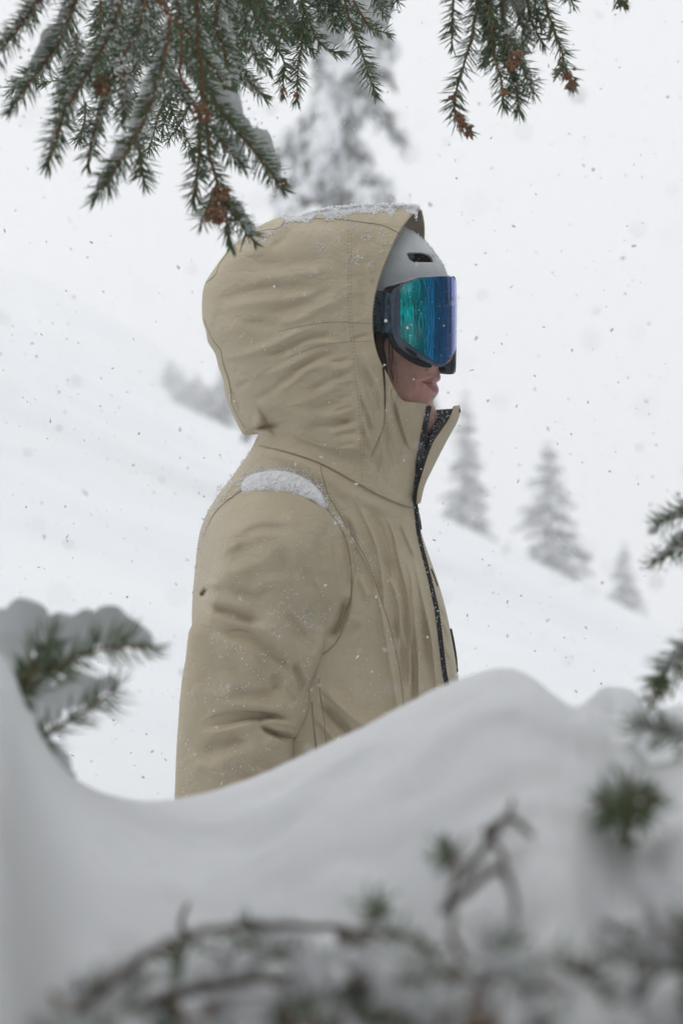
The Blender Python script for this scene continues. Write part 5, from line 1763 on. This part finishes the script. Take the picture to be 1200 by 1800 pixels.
def place_tree(key, loc, sc, rot, label, group=None, name='spruce_tree'):
    rt = empty(name, loc)
    rt.rotation_euler = (0, 0, rot); rt.scale = sc
    tag(rt, label, 'tree', group)
    if key not in first:
        (V, F), (Vs, Fs), (Vt, Ft) = protos[key]
        a = mesh_obj('crown', V, F, M['needle' if key == 'c' else 'needle_far'], None, smooth=False); b = mesh_obj('snow', Vs, Fs, M['snow_soft'], None); c = mesh_obj('trunk', Vt, Ft, M['bark'], None)
        first[key] = (a.data, b.data, c.data); obs = [a, b, c]
    else:
        obs = [bpy.data.objects.new(n, m) for n, m in zip(('crown', 'snow', 'trunk'), first[key])]
        for o in obs: col.objects.link(o)
    for o in obs: o.parent = rt
    obs[0]['kind'] = 'stuff'; obs[1]['kind'] = 'stuff'
    return rt


def bg_tree(key, px_top, py_top, py_base, Y, H, wscale, label, rot=0.0, group=None):
    h = (py_base - py_top) * K * Y
    s = h / H
    base = P(px_top, py_base, Y)
    place_tree(key, base, (s * wscale, s * wscale, s), rot, label, group)


# three small firs behind the skyline on the right, their feet hidden by the slope
bg_tree('a', 818, 682, 985, 66, 5.0, 0.9, 'narrow grey-green spruce on the slope just right of the coat collar', 0.3)
bg_tree('b', 962, 770, 1060, 64, 5.0, 1.12, 'widest of the three hazy spruces on the right-hand slope, middle of the row', 1.2)
bg_tree('a', 1096, 950, 1125, 66, 5.0, 1.3, 'smallest and faintest spruce, farthest down the slope to the right', 2.2)
# larger one behind the hood
bg_tree('d', 598, -700, 800, 34, 9.0, 0.52, 'tall snow-clotted spruce rising behind the hood under the hanging twigs', 0.7)
# dark low clump left of the hood, and a fogged band of trees running up behind the skyline
bg_tree('b', 395, 628, 830, 64, 5.0, 1.0, 'blurred dark spruce top showing between the slope and the back of the hood', 0.2)
for k in range(12):
    px_ = 376 - k * 15; Y_ = 64 + k * 9.5
    top = np.interp(px_, [0, 100, 250, 330, 420], [500, 520, 600, 655, 700]) + [0, 9, -5, 12, 4][k % 5]
    bot = np.interp(px_, [0, 190, 330, 420], [545, 655, 722, 762])
    bg_tree('ab'[k % 2], px_, top - 6, bot + 60, Y_, 5.0, 1.5, 'faint fogged spruce in the grey band climbing left behind the skyline', k * 0.9, 'fogged spruces in the grey band left of the hood')

# the forest edge the goggle lens mirrors
fr_ = random.Random(21)
for k in range(20):
    a = -62 + k * 10.4 + fr_.uniform(-2.5, 2.5)                 # 0 = straight behind the camera
    d = fr_.uniform(5.6, 8.5)
    x = d * math.sin(R(a)); y = 3.4 - d * math.cos(R(a))
    if y > 1.5 and x < 0.2 * y + 3.2: continue
    s = fr_.uniform(0.75, 1.15)
    place_tree('c', (x, y, float(ground_z(np.array([x]), np.array([y]))[0]) - 0.8), (s * .62, s * .62, s), fr_.uniform(0, 6), 'tall dark spruce of the forest edge, seen only mirrored in the goggle lens', 'spruces mirrored in the goggle lens')

bare0 = None
for k in range(16):
    a = -60 + k * 13 + fr_.uniform(-2.0, 2.0); d = fr_.uniform(2.8, 4.4)
    x = d * math.sin(R(a)); y = 3.4 - d * math.cos(R(a))
    if y > 1.5 and x < 0.2 * y + 2.6: continue
    if abs(x) < 0.9 and y > -1.4: continue
    rt = empty('bare_tree', (x, y, float(ground_z(np.array([x]), np.array([y]))[0]) - 0.3)); rt.rotation_euler = (fr_.uniform(-.03, .03), fr_.uniform(-.03, .03), fr_.uniform(0, 6)); sc_ = fr_.uniform(0.6, 1.5); rt.scale = (sc_, sc_, 1)
    tag(rt, 'slim dark bare trunk at the forest edge, seen only mirrored in the goggle lens', 'tree', 'bare trunks mirrored in the goggle lens')
    if bare0 is None:
        V, F = tube([(0, 0, -0.5), (0.02, 0, 2), (0.05, 0.03, 5), (0.02, 0.05, 9)], [0.085, 0.075, 0.055, 0.02], 10)
        t_ = mesh_obj('trunk', V, F, M['bark'], None); lb_ = Buf()
        for q in range(40):
            z = fr_.uniform(0.8, 8.5); aa = fr_.uniform(0, 6.28); L = fr_.uniform(0.25, 0.9)
            V, F = tube([(0.03, 0.02, z), (L * .5 * math.cos(aa), L * .5 * math.sin(aa), z - .03), (L * math.cos(aa), L * math.sin(aa), z - .22 * L)], [0.012, 0.008, 0.003], 5); lb_.add(V, F)
        l_ = lb_.build('branches', M['bark']); l_['kind'] = 'stuff'; bare0 = (t_.data, l_.data); obs = [t_, l_]
    else:
        obs = [bpy.data.objects.new('trunk', bare0[0]), bpy.data.objects.new('branches', bare0[1])]
        for o in obs: col.objects.link(o)
        obs[1]['kind'] = 'stuff'
    for o in obs: o.parent = rt

# ================================================================== FALLING SNOW
n = 46000
y = rng.uniform(1.6, 13, n) ; hw = 0.20 * y + 0.6
x = rng.uniform(-1, 1, n) * hw
z = rng.uniform(0.2, 5.0, n)
ang = np.abs((z - CAMZ) / y) < 0.30
x, y, z = x[ang], y[ang], z[ang]
r_ = rng.uniform(0.0007, 0.0019, len(x)) * np.where((rng.random(len(x)) < 0.05) & (y > 4.5), 1.7, 1)
near_ok = ~((y < 2.3) & (rng.random(len(x)) < 0.6))
x, y, z, r_ = x[near_ok], y[near_ok], z[near_ok], r_[near_ok]
yn = rng.uniform(0.9, 1.7, 120); x = np.append(x, rng.uniform(-.16, .16, 120) * yn); z = np.append(z, CAMZ + rng.uniform(-.1, .21, 120) * yn); y = np.append(y, yn); r_ = np.append(r_, rng.uniform(.0008, .0018, 120))
V, F = chips(np.stack([x, y, z], 1), r_, base=ICO0, squash=(1.0, 1.0, 1.5), jit=0.35)
tag(mesh_obj('falling_snow', V, F, M['flake'], None, smooth=False), 'small snowflakes drifting through the air all over the scene', 'snow', kind='stuff')

# ================================================================== HAZE
hz = mesh_obj('haze', [(-185, -185, -62), (185, -185, -62), (185, 185, -62), (-185, 185, -62), (-185, -185, 42), (185, -185, 42), (185, 185, 42), (-185, 185, 42)],
              [(0, 3, 2, 1), (4, 5, 6, 7), (0, 1, 5, 4), (1, 2, 6, 5), (2, 3, 7, 6), (3, 0, 4, 7)], None, smooth=False) if False else None
me = bpy.data.meshes.new('haze')
me.from_pydata([(-185, -185, -62), (185, -185, -62), (185, 185, -62), (-185, 185, -62), (-185, -185, 42), (185, -185, 42), (185, 185, 42), (-185, 185, 42)], [],
               [(0, 3, 2, 1), (4, 5, 6, 7), (0, 1, 5, 4), (1, 2, 6, 5), (2, 3, 7, 6), (3, 0, 4, 7)])
hz = bpy.data.objects.new('haze', me); col.objects.link(hz)
hm = bpy.data.materials.new('haze'); hm.use_nodes = True
hm.node_tree.nodes.clear()
ho = hm.node_tree.nodes.new('ShaderNodeOutputMaterial'); pv = hm.node_tree.nodes.new('ShaderNodeVolumePrincipled')
pv.inputs['Color'].default_value = (0.985, 0.99, 1.0, 1)
pv.inputs['Density'].default_value = 0.0078
hm.node_tree.links.new(pv.outputs[0], ho.inputs['Volume'])
me.materials.append(hm)
tag(hz, 'pale snowy haze filling the air', 'haze', kind='stuff')
